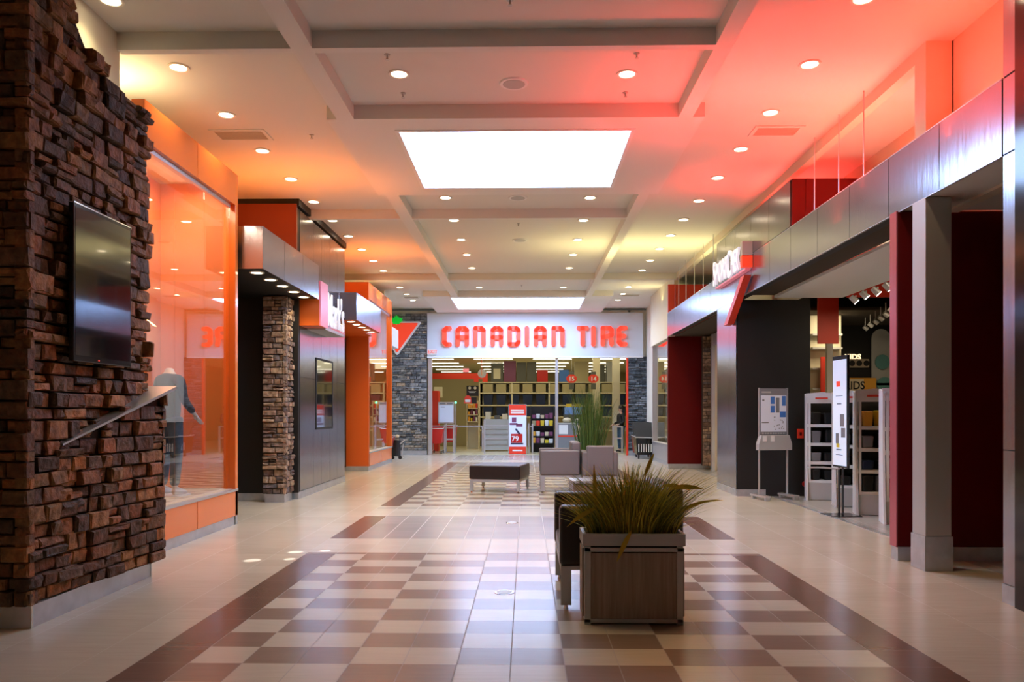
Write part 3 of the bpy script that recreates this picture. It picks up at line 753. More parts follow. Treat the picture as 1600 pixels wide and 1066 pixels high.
lamp_area('shop_area_light', (7.5, 13.0, 3.6), 3, 3, 100, (1,.78,.5))
lamp_area('shop_area_light', (6.0, 11.0, 4.5), .8, 4, 60, (1,.85,.65), (.3,.2,-1))
lamp_area('shop_area_light', (4.15, 11, 3.7), .4, 4, 18, (1,.9,.8))

# white shelf units
def shelf_unit(loc, label, w=.50, d=.32, h=1.83, first=None):
    t = thing('shelf_unit', loc, label, 'shelf unit', 'white shelf units at the shop entrance', math.radians(-16))
    for s in (-1, 1):
        pf = [(-d/2-.10, 0), (d/2, 0), (d/2, h), (-d/2-.02, h-.05), (-d/2+.0, h*.62), (-d/2-.04, .45)]
        x0 = s*w/2-(.03 if s > 0 else 0)
        MB().prism(pf, .03, (x0,0,0), (0,1,0), (0,0,1), (1,0,0)).build('side_panel', 'white', t, local=True)
        MB().prism([(0,0),(.035,0),(.035,h-.1),(0,h-.1)], .05, (s*(w/2-.06)-.0175,-d/2-.02,0), (1,0,0), (0,0,1), (0,1,0)).build('front_post', 'white', t, local=True)
    MB().prism([(-w/2,h-.17),(w/2,h-.17),(w/2,h),(0,h+.02),(-w/2,h)], .04, (0,-d/2-.0,0), (1,0,0), (0,0,1), (0,1,0)).build('header', 'white', t, local=True)
    MB().box(-.10,.10,-d/2-.044,-d/2-.04,h-.10,h-.07).build('red_header_mark', 'redb', t, local=True)
    for i, z in enumerate((.34, .66, .98, 1.30)):
        MB().box(-w/2+.03, w/2-.03, -d/2, d/2-.02, z-.05, z).build('shelf', 'white', t, local=True)
    MB().box(-w/2+.03, w/2-.03, d/2-.03, d/2, .05, h-.05).build('back_panel', 'black', t, local=True)
    MB().box(-w/2+.03, w/2-.03, -d/2-.03, -d/2, 0.01, .30).build('plinth', 'greyl', t, local=True)
    return t
ULAB = ['far left white shelf unit beside the black wall','second white shelf unit, behind the white banner stand','white shelf unit with yellow toys on its top shelf','white shelf unit nearest the red wall, cut by it']
UP = [(5.10, 13.40, 0), (5.20, 12.45, 0), (5.12, 11.45, 0), (5.10, 10.55, 0)]
for i, (u, lb) in enumerate(zip(UP, ULAB)):
    u_ = shelf_unit(u, lb)
    for j, z in enumerate((.34, .66, .98, 1.30)):
        for kx in range(2):
            top = (i == 2 and j == 3)
            m = R.choice(['yellow','kidsy']) if top else R.choice(['black','black','navy','grey','rubber'])
            hh = R.uniform(.13, .24); ww = R.uniform(.13, .19); x = u[0]-.11+.22*kx; y = u[1]-.02
            o = MB().taper(x-ww/2, x+ww/2, y-.10, y+.10, z, z+hh, .012).build('toy' if top else 'boxed_shoes', m, bevel=.02)
            tag(o, ('yellow toy' if top else 'dark packed item')+' on the %s shelf of the %s shelf unit, %s side' % (['lowest','second','third','top'][j], ['far left','second','third','nearest'][i], ['left','right'][kx]),
                'toy' if top else 'merchandise', 'goods on the white shelf units')

# banner stand
x, y, z = PX(1314, 805, 11.2)
t = thing('banner_stand', (x, y, 0), 'white poster on a black upright stand in front of the white shelf units', 'banner stand', rz=math.radians(-87))
MB().box(-.20, .20, -.22, .22, 0, .012).build('base_plate', 'blackg', t, local=True, bevel=.003)
for s in (-.06, .06): MB().box(s-.012, s+.012, -.012, .012, .012, .75).build('pole', 'blackg', t, local=True)
MB().box(-.235, .235, -.018, .018, .70, 2.33).build('frame', 'blackg', t, local=True, bevel=.004)
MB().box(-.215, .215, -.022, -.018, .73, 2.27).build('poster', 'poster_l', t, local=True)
pr = MB(); pr.box(-.10, .02, -.0235, -.0225, 1.88, 1.96)
pr.build('red_print', 'logored', t, local=True)
pr = MB()
for (a, b, z0, z1) in ((-.12,.1,1.74,1.75),(-.08,.06,1.62,1.64),(.02,.15,1.30,1.48),(.05,.18,1.14,1.28),(-.12,-.02,1.05,1.2),(-.1,.06,.95,.97),(-.12,.1,.88,.89)): pr.box(a, b, -.0235, -.0225, z0, z1)
pr.build('grey_print', 'grey', t, local=True)
MB().box(-.1, .0, -.0235, -.0225, .99, 1.05).build('yellow_print', 'yellow', t, local=True)
MB().tube((0,-.02,.68), (-.05,-.34,.70), .012).box(-.12,.02,-.46,-.20,.69,.705).build('tray', 'alu_m', t, local=True)

# directory stand
x, y, z = PX(1208, 778, 13.35)
t = thing('directory_stand', (x, y, 0), 'freestanding metal directory board with brochures in front of the black wall', 'sign stand', rz=math.radians(14))
for s in (-1, 1):
    MB().tube((s*.27,0,.06), (s*.27,0,1.93), .018).build('post', 'alu', t, local=True)
    MB().box(s*.27-.05, s*.27+.05, -.30, .22, .05, .085).box(s*.27-.04, s*.27+.04, -.28, -.22, 0, .05).box(s*.27-.04, s*.27+.04, .14, .2, 0, .05).build('foot', 'alu', t, local=True, bevel=.008)
MB().box(-.26, .26, -.015, .015, 1.12, 1.92).build('board', 'grey', t, local=True)
MB().box(-.245, .245, -.018, -.015, 1.17, 1.80).build('poster', 'poster', t, local=True)
pr = MB()
for i, (a, b, z0, z1) in enumerate(((-.06,.02,1.65,1.78),(-.06,.02,1.50,1.62),(.16,.235,1.62,1.79),(.12,.235,1.42,1.52))): pr.box(a, b, -.0195, -.0185, z0, z1)
pr.build('blue_print', 'blue', t, local=True)
pr = MB()
for i in range(16): a = R.uniform(.0,.20); z0 = R.uniform(1.2,1.42); pr.box(a, a+.015, -.0195, -.0185, z0, z0+.02)
pr.box(.04,.11,-.0195,-.0185,1.5,1.76); pr.box(-.22,-.18,-.0195,-.0185,1.70,1.73); pr.box(-.23,-.10,-.0195,-.0185,1.32,1.335)
pr.build('dark_print', 'grey', t, local=True)
lb = MB()
for i in range(9): lb.box(-.22+.05*i, -.19+.05*i, -.0175, -.015, 1.13, 1.155)
lb.box(-.23,-.05,-.0175,-.015,1.84,1.87); lb.build('caption_strip', 'greyl', t, local=True)
MB().prism([(-.32,.85),(.32,.85),(.32,.96),(.27,1.11),(-.27,1.11),(-.32,.96)], .10, (0,.02,0), (1,0,0), (0,0,1), (0,-1,0)).build('brochure_tray', 'alu_m', t, local=True, bevel=.005)
for i, a in enumerate((-.25, -.10)):
    MB().box(a, a+.07, -.092, -.082, 1.0, 1.10).build('brochure', 'white', t, local=True)
# low metal edging beside the stand
x, y, z = PX(1165, 775, 13.8)

# ------------------------------------------------------------------ far right
t = thing('red_wall_panel', (4.4, 20.7, 0), 'dark red wall panel at the far right below the metal fascia', 'wall panel')
MB().box(3.80, 4.9, 20.62, 20.72, .13, 3.54).build('panel', 'red', t); MB().box(3.80, 4.9, 20.60, 20.72, 0, .13).build('kick_plate', 'kick', t)
MB().box(3.80, 3.97, 20.60, 20.68, 3.56, 4.93).build('upper_panel', 'redb', t)
struct('wall_right_far_top', MB().box(3.99, 5.0, 20.62, 20.71, 3.56, 4.93), 'redb')
t = thing('stone_column', (4.85, 17.8, 0), 'narrow brown stone pier in the far right entrance', 'column')
sm = MB(); sm.m = 1; sm.box(4.66, 4.9, 20.2, 20.5, .1, 3.5); stones(sm, (4.62, 20.2, 0), (1,0,0), (0,-1,0), .26, .1, 3.5, dmin=.01, dmax=.04)
sm.build('stone_facing', ['stone_l','mortar'], t); t.location = (4.85, 17.8, 0)
struct('door_1', MB().box(4.72, 4.80, 19.6, 19.7, 0, 3.5).box(4.72, 4.78, 18.2, 18.3, 0, 3.5).box(4.74, 4.78, 18.2, 19.7, 3.2, 3.5), 'alu')
struct('trim_%d' % k, MB().box(4.80, 4.9, 15.4, 18.0, 0, 3.5), 'beige'); k += 1
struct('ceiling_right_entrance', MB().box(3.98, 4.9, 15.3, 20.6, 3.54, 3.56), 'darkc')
storefront('glass_storefront', 20.75, 24.4, 4.86, 'far right glass shop window with a red base beside the dark stone pier', 'alu', 4.02, side=-1, sill=.60, band=.12, back=4.38, backm='cream')

# ------------------------------------------------------------------ far wall
BY = 27.2
w = MB()
w.box(-5.2, -3.45, BY+.1, BY+.3, 0, BH+.1); w.box(3.62, 5.2, BY+.1, BY+.3, 0, BH+.1); w.box(-3.5, 3.7, BY+.1, BY+.3, 3.5, BH+.1)
w.box(4.25, 5.2, 24.5, BY+.1, 0, CH)
struct('wall_far', w, 'wallc')
t = thing('stone_wall', (-4.2, 27.2, 0), 'grey and tan stacked-stone wall left of the far store opening', 'stone wall')
sm = MB(); sm.m = 1; sm.box(-5.1, -3.52, BY, BY+.09, .15, 5.02)
stones(sm, (-5.1, BY, 0), (1,0,0), (0,-1,0), 1.58, .15, 5.02, hmin=.06, hmax=.13, wmin=.1, wmax=.4, dmin=.02, dmax=.07, sub=False)
sm.build('stone_facing', ['stone_g','mortar'], t); MB().box(-5.1, -3.52, BY-.04, BY+.09, 0, .15).build('kick_plate', 'kick', t)
t = thing('stone_wall', (4.0, 27.2, 0), 'dark slate stacked-stone pier right of the far store opening', 'stone wall')
sm = MB(); sm.m = 1; sm.box(3.60, 4.7, BY, BY+.09, .15, 3.48)
stones(sm, (3.60, BY, 0), (1,0,0), (0,-1,0), 1.1, .15, 3.48, hmin=.05, hmax=.10, wmin=.1, wmax=.4, dmin=.02, dmax=.07, sub=False)
sm.build('stone_facing', ['stone_d','mortar'], t); MB().box(3.60, 4.7, BY-.04, BY+.09, 0, .15).build('kick_plate', 'kick', t)
# header sign
t = thing('store_sign', (0.2, BY-.05, 3.5), 'wide white header panel with big red CANADIAN TIRE letters at the far end', 'sign')
MB().box(-3.50, 4.12, BY-.08, BY+.08, 3.50, 5.02).build('panel', 'sign_white', t)
MB().box(-3.50, 4.12, BY-.10, BY+.08, 3.44, 3.50).build('bottom_edge', 'white', t)
S_ = .02262
def lx(px): return PX(px, 600, 27.1)[0]
ZT, ZB, TH = 4.55, 3.83, .155
def cap_stroke(mb, x0, z0, x1, z1, t_=TH):
    d = Vector((x1-x0, z1-z0)); Ls = d.length
    a = math.atan2(d.y, d.x); pts = []; r = t_/2; n = 6
    for i in range(n+1): b = a-PI/2+PI*i/n; pts.append((x1+r*math.cos(b), z1+r*math.sin(b)))
    for i in range(n+1): b = a+PI/2+PI*i/n; pts.append((x0+r*math.cos(b), z0+r*math.sin(b)))
    mb.prism(pts, .09, (0, BY-.09, 0), (1,0,0), (0,0,1), (0,-1,0))
def letter(ch, pa, pb):
    mb = MB(); x0, x1 = lx(pa)+TH/2, lx(pb)-TH/2; zt, zb = ZT-TH/2, ZB+TH/2; zm = (zt+zb)/2; e = .07
    S = lambda *a: cap_stroke(mb, *a)
    if ch == 'C': S(x0,zb+e,x0,zt-e); S(x0,zt-e,x0+e,zt); S(x0+e,zt,x1,zt); S(x0,zb+e,x0+e,zb); S(x0+e,zb,x1,zb)
    if ch == 'A': S(x0,zb,x0,zt-e); S(x1,zb,x1,zt-e); S(x0,zt-e,x0+e,zt); S(x1,zt-e,x1-e,zt); S(x0+e,zt,x1-e,zt); S(x0,zm-.04,x1,zm-.04)
    if ch == 'n': S(x0,zb,x0,zt); S(x0,zt,x1-e,zt); S(x1-e,zt,x1,zt-e); S(x1,zt-e,x1,zb)
    if ch == 'D': S(x0,zb,x0,zt); S(x0,zt,x1-e,zt); S(x1-e,zt,x1,zt-e); S(x1,zt-e,x1,zb+e); S(x1,zb+e,x1-e,zb); S(x1-e,zb,x0,zb)
    if ch == 'I': xm = (x0+x1)/2; S(xm,zb,xm,zt)
    if ch == 'T': xm = (x0+x1)/2; S(xm,zb,xm,zt); S(x0,zt,x1,zt)
    if ch == 'R': S(x0,zb,x0,zt); S(x0,zt,x1-e,zt); S(x1-e,zt,x1,zt-e); S(x1,zt-e,x1,zm+.04); S(x1,zm+.04,x0,zm-.04); S(x1-.03,zm-.05,x1,zb)
    if ch == 'E': S(x0,zb+e,x0,zt-e); S(x0,zt-e,x0+e,zt); S(x0+e,zt,x1,zt); S(x0,zm,x1-.04,zm); S(x0,zb+e,x0+e,zb); S(x0+e,zb,x1,zb)
    mb.build('letter', 'signred', t)
for ch, a, b in (('C',691,706),('A',712,733),('n',739.5,759),('A',766.5,786.5),('D',793,813.5),('I',819.5,827),('A',834,854),('n',861.5,882),('T',900.5,919.5),('I',923,930.5),('R',938,958.5),('E',963,980)):
    letter(ch, a, b)
# logo
t = thing('logo_sign', (-4.5, BY-.1, 3.5), 'red triangle logo with white outline and green maple leaf on the grey stone wall', 'sign')
def rtri(g, rr):
    c3 = [(PX(574,499,27)[0]-g*.0, 0), (0,0), (0,0)]
    A_ = (-5.33, 4.72); B_ = (-3.68, 4.72); C_ = (-4.56, 3.50)
    cx = (A_[0]+B_[0]+C_[0])/3; cz = (A_[1]+B_[1]+C_[1])/3
    pts = []
    P = [A_, C_, B_]
    for i in range(3):
        p0 = Vector(P[i-1]); p1 = Vector(P[i]); p2 = Vector(P[(i+1) % 3])
        c0 = Vector((cx, cz)); s = 1-g
        p0 = c0+(p0-c0)*s; p1 = c0+(p1-c0)*s; p2 = c0+(p2-c0)*s
        a = p1+(p0-p1).normalized()*rr; b = p1+(p2-p1).normalized()*rr
        for k_ in range(6):
            u = k_/5; pts.append(tuple(a*(1-u)**2+p1*2*u*(1-u)+b*u*u))
    return pts
MB().prism(rtri(0, .10), .06, (0,BY-.10,0), (1,0,0), (0,0,1), (0,-1,0)).build('white_outline', 'white', t)
MB().prism(rtri(.14, .06), .02, (0,BY-.16,0), (1,0,0), (0,0,1), (0,-1,0)).build('red_triangle', 'logored', t)
half = [(0,1.0),(.14,.72),(.30,.80),(.24,.42),(.46,.62),(.52,.48),(.80,.52),(.70,.30),(.84,.20),(.42,-.14),(.48,-.32),(.06,-.26),(.05,-.40)]
leafp = [(x*.27, z*.25) for x, z in half]+[(-x*.27, z*.25) for x, z in half[::-1][:-1]]
MB().prism(leafp, .05, (-4.57, BY-.18, 4.70), (1,0,0), (0,0,1), (0,-1,0)).build('maple_leaf', 'leaf', t)
# exit sign
x, y, z = PX(673, 552, 27.05)
t = thing('exit_sign', (x, BY-.12, z), 'small red EXIT lettering at the lower left of the white header', 'sign')
MB().box(x-.14, x+.18, BY-.12, BY-.085, z-.05, z+.16).build('plate', 'white', t)
text('lettering', 'EXIT', .17, 'signred', t, (x-.12, BY-.125, z), FACE_C, ext=.004)
# jambs and mullion
jm = MB().box(-3.47, -3.34, BY-.04, BY+.1, 0, 3.46); struct('trim_%d' % k, jm, 'alu'); k += 1
jm = MB().box(3.54, 3.60, BY-.06, BY+.1, 0, 3.46); struct('trim_%d' % k, jm, 'redb'); k += 1
x = lx(870); struct('trim_%d' % k, MB().box(x-.05, x+.05, BY, BY+.1, 0, 3.46), 'alu'); k += 1

# ------------------------------------------------------------------ inside the far store
struct('ceiling_far_store', MB().box(-9, 9, BY+.3, 48, 4.0, 4.1), 'cream')
struct('wall_store_back', MB().box(-9, 9, 47.9, 48, 0, 4.1), 'olive')
struct('wall_store_sides', MB().box(-9.1, -9, BY+.3, 48, 0, 4.1).box(9, 9.1, BY+.3, 48, 0, 4.1), 'olive')
struct('trim_%d' % k, MB().box(-6, -1.9, 37.9, 38, 2.98, 3.45), 'redb'); k += 1
struct('trim_%d' % k, MB().prism([(-3.2,2.7),(-1.9,2.7),(-1.9,3.0),(-3.6,3.0)], .1, (0,37.9,0), (1,0,0), (0,0,1), (0,-1,0)), 'redb'); k += 1
n_ = 0
for j in range(7):
    for i in range(4):
        x = -4.2+2.7*i; y = 29.5+2.75*j
        t = thing('strip_light', (x, y, 3.93), 'fluorescent strip light in the far store, row %s from the front, %s from the left' % (ORD[j], ORD[i]), 'ceiling light', 'strip lights in the far store') if n_ == 0 else None
        if n_ == 0:
            MB().box(-.9, .9, -.07, .07, .02, .05).build('housing', 'white', t, local=True); MB().box(-.88, .88, -.05, .05, -.005, .02).build('tube', 'tube', t, local=True); sl = t
        else: copy_tree(sl, (x, y, 3.93), 'fluorescent strip light in the far store, %s row from the front, %s from the left' % (ORD[j], ORD[i]))
        n_ += 1
# long shelving across the back
SD = 33.5
def sx(px): return PX(px, 600, SD)[0]
def sz(py): return 1.5+(645-py)*SD/1200
t = thing('store_shelving', (1.6, SD+.3, 0), 'long cream shelving rack across the back of the far store', 'shelving')
for i, py in enumerate((597, 613.5, 633, 651, 672)):
    z = sz(py); MB().box(sx(749), sx(1005), SD-.02, SD+.7, z-.05, z).build('shelf', 'cream', t)
for px in (749, 800, 858, 930, 1004): MB().box(sx(px)-.03, sx(px)+.03, SD-.0, SD+.06, 0, sz(597)).build('upright', 'cream', t)
MB().box(sx(749), sx(1005), SD+.7, SD+.74, 0, sz(597)).build('back_panel', 'cream', t)
def goods(name, n, xa, xb, z, h, m, cat, desc, grp, k_=.04, depth=.5, gapf=.12, jitter=0):
    for i in range(n):
        a = xa+(xb-xa)*i/n; b = xa+(xb-xa)*(i+1)/n; g = (b-a)*gapf; hh = h*(1-R.random()*jitter)
        o = MB().taper(a+g, b-g, SD+.03, SD+.03+depth, z, z+hh, min(k_, (b-a)*.2)).build(name, m, bevel=.015)
        tag(o, '%s, %s from the left' % (desc, ORD[i]), cat, grp)
goods('carton', 12, sx(752), sx(1000), sz(613.5), .38, 'tan', 'box', 'tan carton on the upper shelf of the far store', 'tan cartons on the top shelf', .0)
goods('storage_bin', 12, sx(752), sx(1000), sz(633), .46, 'navy', 'bin', 'navy storage bin on the middle shelf of the far store', 'navy bins on the middle shelf')
goods('storage_bin', 12, sx(752), sx(1000), sz(651), .42, 'navy', 'bin', 'navy storage bin on the lower shelf of the far store', 'navy bins on the lower shelf')
for i, (a, b, py, m, d_) in enumerate(((767,786,567,'greyb','dark grey carton left of the dark red one'),(787,806,564,'purple','dark reddish carton'),(807,822,566,'greyb','dark carton right of the reddish one'),(823,838,566,'greyb','second dark carton from the right'),(839,856,578,'redcart','low red carton'),(874,889,578,'blue','blue carton'),(898,920,565,'tan','big tan carton'),(930,945,570,'greyb','dark narrow carton'),(948,962,566,'greyl','pale carton'))):
    tag(MB().box(sx(a), sx(b), SD+.05, SD+.6, sz(597), sz(py)).build('carton', m, bevel=.015), d_+' on top of the far store shelving', 'box', 'cartons on top of the shelving')
fr = MB(); ring2 = (sx(773), sx(780)); 
tag(MB().box(sx(771), sx(782), SD-.0, SD+.04, sz(592), sz(576)).build('picture_frame', 'cream'), 'small pale framed square leaning on the dark cartons', 'frame')
# columns inside
for i, (px, d_) in enumerate(((932, 31.5), (963, 30.2))):
    x = PX(px, 600, d_)[0]; tag(MB().box(x-.14, x+.14, d_, d_+.28, 0, 4.0).build('pillar', 'cream', bevel=.01), 'cream square pillar in the far store, %s' % (['left one of the two','right one, next to the person in black'][i]), 'pillar')
# aisle signs
for i, (px, num) in enumerate(((893,'15'),(927,'14'))):
    d = 30.5; x, y, z = PX(px, 592, d)
    t = thing('aisle_sign', (x, y, z), 'red hanging aisle sign with the number %s' % num, 'sign', 'aisle number signs')
    oc = [(.19*math.cos(PI/8+PI/4*a)*1.15, .17*math.sin(PI/8+PI/4*a)*1.05) for a in range(8)]
    MB().prism(oc, .04, (x,y,z), (1,0,0), (0,0,1), (0,-1,0)).build('plate', 'redb', t)
    MB().box(x-.10, x+.10, y-.03, y-.01, z-.42, z-.18).build('lower_plate', 'greyb', t); MB().box(x-.10, x+.10, y-.03, y-.01, z+.14, z+.28).build('top_plate', 'greyb', t)
    MB().tube((x,y,z+.25),(x,y,3.99),.008).build('hanger', 'alu', t)
    text('number', num, .24, 'white', t, (x, y-.045, z-.085), FACE_C, ext=.004, align='CENTER', bold=.006)
x, y, z = PX(753, 584, 31)
t = thing('round_sign', (x, y, z), 'round silver hanging sign in the far store', 'sign'); MB().tube((x,y,z),(x,y-.04,z),.17,.17,24).build('disc', 'alu', t); MB().box(x-.03,x+.03,y-.06,y-.04,z-.08,z+.08).build('mark', 'cream', t); MB().tube((x,y,z+.1),(x,y,3.99),.008).build('hanger', 'alu', t)
tag(MB().tube((lx(744),30.5,3.0),(lx(744),30.5,3.99),.008).box(*[PX(742,0,30.5)[0]-.04, PX(742,0,30.5)[0]+.14, 30.48, 30.5, 2.72, 2.92]).build('hanging_sign', 'redb'), 'small red hanging price tag left of the round sign', 'sign')
x, y, z = PX(728, 582, 33); tag(MB().box(x-.13, x+.13, y-.02, y, z, z+.17).build('hanging_sign', 'signpink'), 'small pale red sign on the red wall of the far store', 'sign')
x, y, z = PX(738, 611, 29.5)
t = thing('hanging_board', (x, y, z), 'black hanging notice board with two round dials', 'sign')
MB().box(x-.22, x+.24, y-.02, y, z-.2, z+.2).build('board', 'black', t)
for a in (-.10, .11): MB().tube((x+a,y-.02,z+.11),(x+a,y-.03,z+.11),.055,.055,16).build('dial', 'cream', t)
MB().box(x-.12,x+.12,y-.03,y-.02,z-.07,z-.055).box(x-.15,x+.15,y-.03,y-.02,z-.02,z-.01).build('white_lines', 'white', t)
x, y, z = PX(740, 626, 29.5); tag(MB().prism([(-.12,-.12),(.12,-.12),(.12,.12),(-.12,.12)], .02, (x,y,z), (1,0,0),(0,0,1),(0,-1,0)).build('hanging_board', 'black'), 'small black panel below the notice board', 'sign')
x, y, z = PX(731, 624, 29)
t = thing('warning_sign', (x, y, z), 'small red and white arched warning sign', 'sign'); MB().prism([(-.15,-.16),(.15,-.16),(.12,.06),(.05,.14),(-.05,.14),(-.12,.06)], .02, (x,y,z),(1,0,0),(0,0,1),(0,-1,0)).build('plate', 'redb', t); MB().box(x-.1,x+.1,y-.03,y-.02,z-.11,z-.01).build('white_patch','white',t)
# poster on stand
x, y, z = PX(809, 710, 27.7)
t = thing('poster_stand', (x, BY+.35, 0), 'tall red and white advertising poster with a big price at the far store entrance', 'poster stand')
px0, px1 = x-.31, x+.30; yb = BY+.33
MB().box(px0-.02, px1+.02, yb, yb+.03, .0, 1.8).build('board', 'alu', t)
MB().box(px0, px1, yb-.012, yb, .02, .28).build('red_band', 'redb', t); MB().box(px0, px1, yb-.012, yb, 1.40, 1.78).build('red_band', 'redb', t)
MB().box(px0, px1, yb-.010, yb, .28, 1.40).build('white_centre', 'poster', t)
MB().box(px0+.07, px1-.13, yb-.016, yb-.010, .42, .74).build('price_block', 'redcart', t)
text('price', '79', .26, 'white', t, (px0+.09, yb-.018, .48), FACE_C, ext=.002, bold=.006)
MB().box(px0+.1,px0+.26,yb-.016,yb-.010,1.15,1.33).box(px0+.02,px0+.3,yb-.016,yb-.010,1.06,1.13).box(px0+.25,px0+.48,yb-.016,yb-.010,1.0,1.10).build('red_machine_print', 'purple', t)
MB().prism([(.2,.92),(.26,.94),(.42,.74),(.34,.72)], .006, (px0,yb-.010,0),(1,0,0),(0,0,1),(0,-1,0)).box(px0+.06,px1-.1,yb-.016,yb-.010,.36,.41).build('dark_print', 'navy', t)
tx = MB()
for (a, b, z0, z1) in ((.06,.54,1.47,1.51),(.06,.54,1.54,1.60),(.12,.48,.12,.17)): tx.box(px0+a, px0+b, yb-.016, yb-.012, z0, z1)
tx.build('white_text_lines', 'white', t)
# barriers
def barrier(pa, pb, d, h, rails, label):
    xa, xb = PX(pa,0,d)[0], PX(pb,0,d)[0]; y = PX((pa+pb)/2,0,d)[1]
    t = thing('barrier_rail', ((xa+xb)/2, y, 0), label, 'barrier')
    for x in (xa, xb): MB().box(x-.03, x+.03, y-.03, y+.03, 0, h).build('post', 'alu', t)
    for z in rails: MB().box(xa, xb, y-.02, y+.02, z-.03, z+.02).build('rail', 'alu', t)
barrier(695, 709, 28.4, 1.06, (.52, 1.03), 'low metal barrier gate beside the red cart at the far store entrance')
barrier(711, 754, 29.6, 1.0, (.98,), 'long metal entrance rail in the far store')
barrier(757, 795, 28.2, 1.25, (1.03, .55), 'metal barrier left of the tall red poster')
barrier(826, 832, 28.2, 1.1, (1.0,), 'thin metal posts right of the tall red poster')
barrier(958, 972, 28.6, 1.0, (.98, .55), 'metal barrier in front of the person in black')
# notice board stand
x, y, z = PX(697, 650, 28.9)
t = thing('notice_stand', (x, y, 0), 'white printed notice on a metal stand at the left of the far store', 'sign stand')
MB().box(x-.30, x+.30, y, y+.03, 1.10, 1.90).build('board', 'alu', t); MB().box(x-.27, x+.27, y-.01, y, 1.14, 1.78).build('sheet', 'poster', t)
MB().box(x-.24,x-.02,y-.015,y-.005,1.82,1.86).box(x+.03,x+.25,y-.015,y-.005,1.82,1.86).box(x-.2,x-.05,y-.015,y-.01,1.70,1.72).build('header_print', 'grey', t)
MB().tube((x,y+.02,0),(x,y+.02,1.1),.02).box(x-.25,x+.25,y-.15,y+.2,0,.02).build('stand', 'alu', t)
x, y, z = PX(712, 630, 28.8)
t = thing('lamp_pole', (x, y, 0), 'thin pole with a small green lamp on top', 'lamp'); MB().tube((x,y,0),(x,y,1.85),.015).build('pole','alu',t); MB().ball((x,y,1.88),.04,8).build('green_lamp','greenled',t)
# carts
def cart(px, d, m, label, w=.5, h=1.0):
    x, y, z = PX(px, 0, d)
    t = thing('shopping_cart', (x, y, 0), label, 'cart')
    MB().add([(-w/2+.08,-.35,.38),(w/2-.08,-.35,.38),(w/2-.04,.35,.42),(-w/2+.04,.35,.42),(-w/2,-.42,h-.08),(w/2,-.42,h-.08),(w/2,.42,h),(-w/2,.42,h)],
             [(0,3,2,1),(0,1,5,4),(1,2,6,5),(2,3,7,6),(3,0,4,7)]).build('basket', m, t, local=True)
    MB().path([(-w/2,.42,h),(w/2,.42,h)], .018).path([(-w/2,-.42,h-.08),(w/2,-.42,h-.08),(w/2,.42,h),(-w/2,.42,h),(-w/2,-.42,h-.08)], .014).build('rim', 'alu', t, local=True)
    MB().path([(-w/2+.05,.38,h-.1),(-w/2+.05,.30,.12),(-w/2+.1,-.36,.12)], .014).path([(w/2-.05,.38,h-.1),(w/2-.05,.30,.12),(w/2-.1,-.36,.12)], .014).build('chassis', 'alu', t, local=True)
    for sx_ in (-1, 1):
        for sy in (-.34, .30): MB().tube((sx_*(w/2-.08)-.015,sy,.06),(sx_*(w/2-.08)+.015,sy,.06),.06,.06,14).build('wheel', 'rubber', t, local=True)
    return t
cart(684, 28.3, 'redcart', 'red shopping cart parked left of the notice stand')
cart(703, 29.6, 'redcart', 'red shopping cart behind the low metal gate')
x, y, z = PX(678, 0, 29.8); tag(MB().box(x-.2,x+.18,y,y+.5,0,2.35).build('vending_cabinet', 'redb', bevel=.01), 'tall red cabinet behind the left door jamb of the far store', 'cabinet')
# left wall equipment boxes
x, y, z = PX(685, 614, 33); tag(MB().box(x-.18,x+.18,y-.1,y,z-.2,z+.25).build('wall_box','cream',bevel=.01), 'pale yellow electrical box on the far store wall', 'box')
struct('wall_store_left', MB().box(-5.4, -1.95, 34.2, 34.3, 0, 3.0), 'olive')
# goods displays
def rack(px0, px1, d, zs, m, label, items, h):
    xa, xb = PX(px0,0,d)[0], PX(px1,0,d)[0]; y = PX((px0+px1)/2,0,d)[1]
    t = thing('display_rack', ((xa+xb)/2, y, 0), label, 'display rack')
    MB().box(xa, xa+.03, y, y+.4, 0, h).box(xb-.03, xb, y, y+.4, 0, h).build('side', m, t)
    MB().box(xa, xb, y+.38, y+.4, 0, h).build('back', m, t)
    for i, z in enumerate(zs):
        MB().box(xa, xb, y, y+.38, z-.03, z).build('shelf', m, t)
        n = items
        for j in range(n):
            a = xa+.04+(xb-xa-.08)*j/n; b = xa+.04+(xb-xa-.08)*(j+1)/n
            mm = R.choice(['redb','kidsy','yellow','purple','cream_p','white','tan'])
            tag(MB().taper(a+.01, b-.01, y+.03, y+.3, z, z+R.uniform(.12,.22), .01).build('packet', mm, bevel=.01),
                'packet on the %s, shelf %s up, %s from left' % (label.split(',')[0], ORD[i], ORD[j]), 'packet', 'packets on the '+label.split(',')[0])
rack(829, 866, 29.0, (.35, .62, 1.0, 1.28), 'black', 'snack rack by the poster, with colourful packets', 5, 1.75)
rack(729, 748, 31.5, (1.15, 1.42, 1.69), 'cream', 'pale rack by navy bins, with small goods', 4, 2.0)
x0, y, _ = PX(770, 0, 29.8); 
t = thing('goods_counter', (x0, y, 0), 'grey display counter behind the metal barrier in the far store', 'counter')
MB().box(x0-.35, x0+.95, y, y+.6, .05, 1.25).build('cabinet', 'greyl', t); 
for z in (.25,.45,.65,.85): MB().box(x0-.36, x0+.96, y-.03, y, z, z+.03).build('shelf_edge', 'alu', t)
for i, (a, m) in enumerate(((-.2,'cream'),(.15,'greyb'),(.45,'cream_p'),(.75,'redcart'))):
    tag(MB().taper(x0+a-.1, x0+a+.12, y+.1, y+.4, 1.25, 1.25+[.28,.14,.2,.24][i], .01).build('packet', m, bevel=.01), 'small item on the grey display counter, %s from the left' % ORD[i], 'packet', 'items on the grey counter')
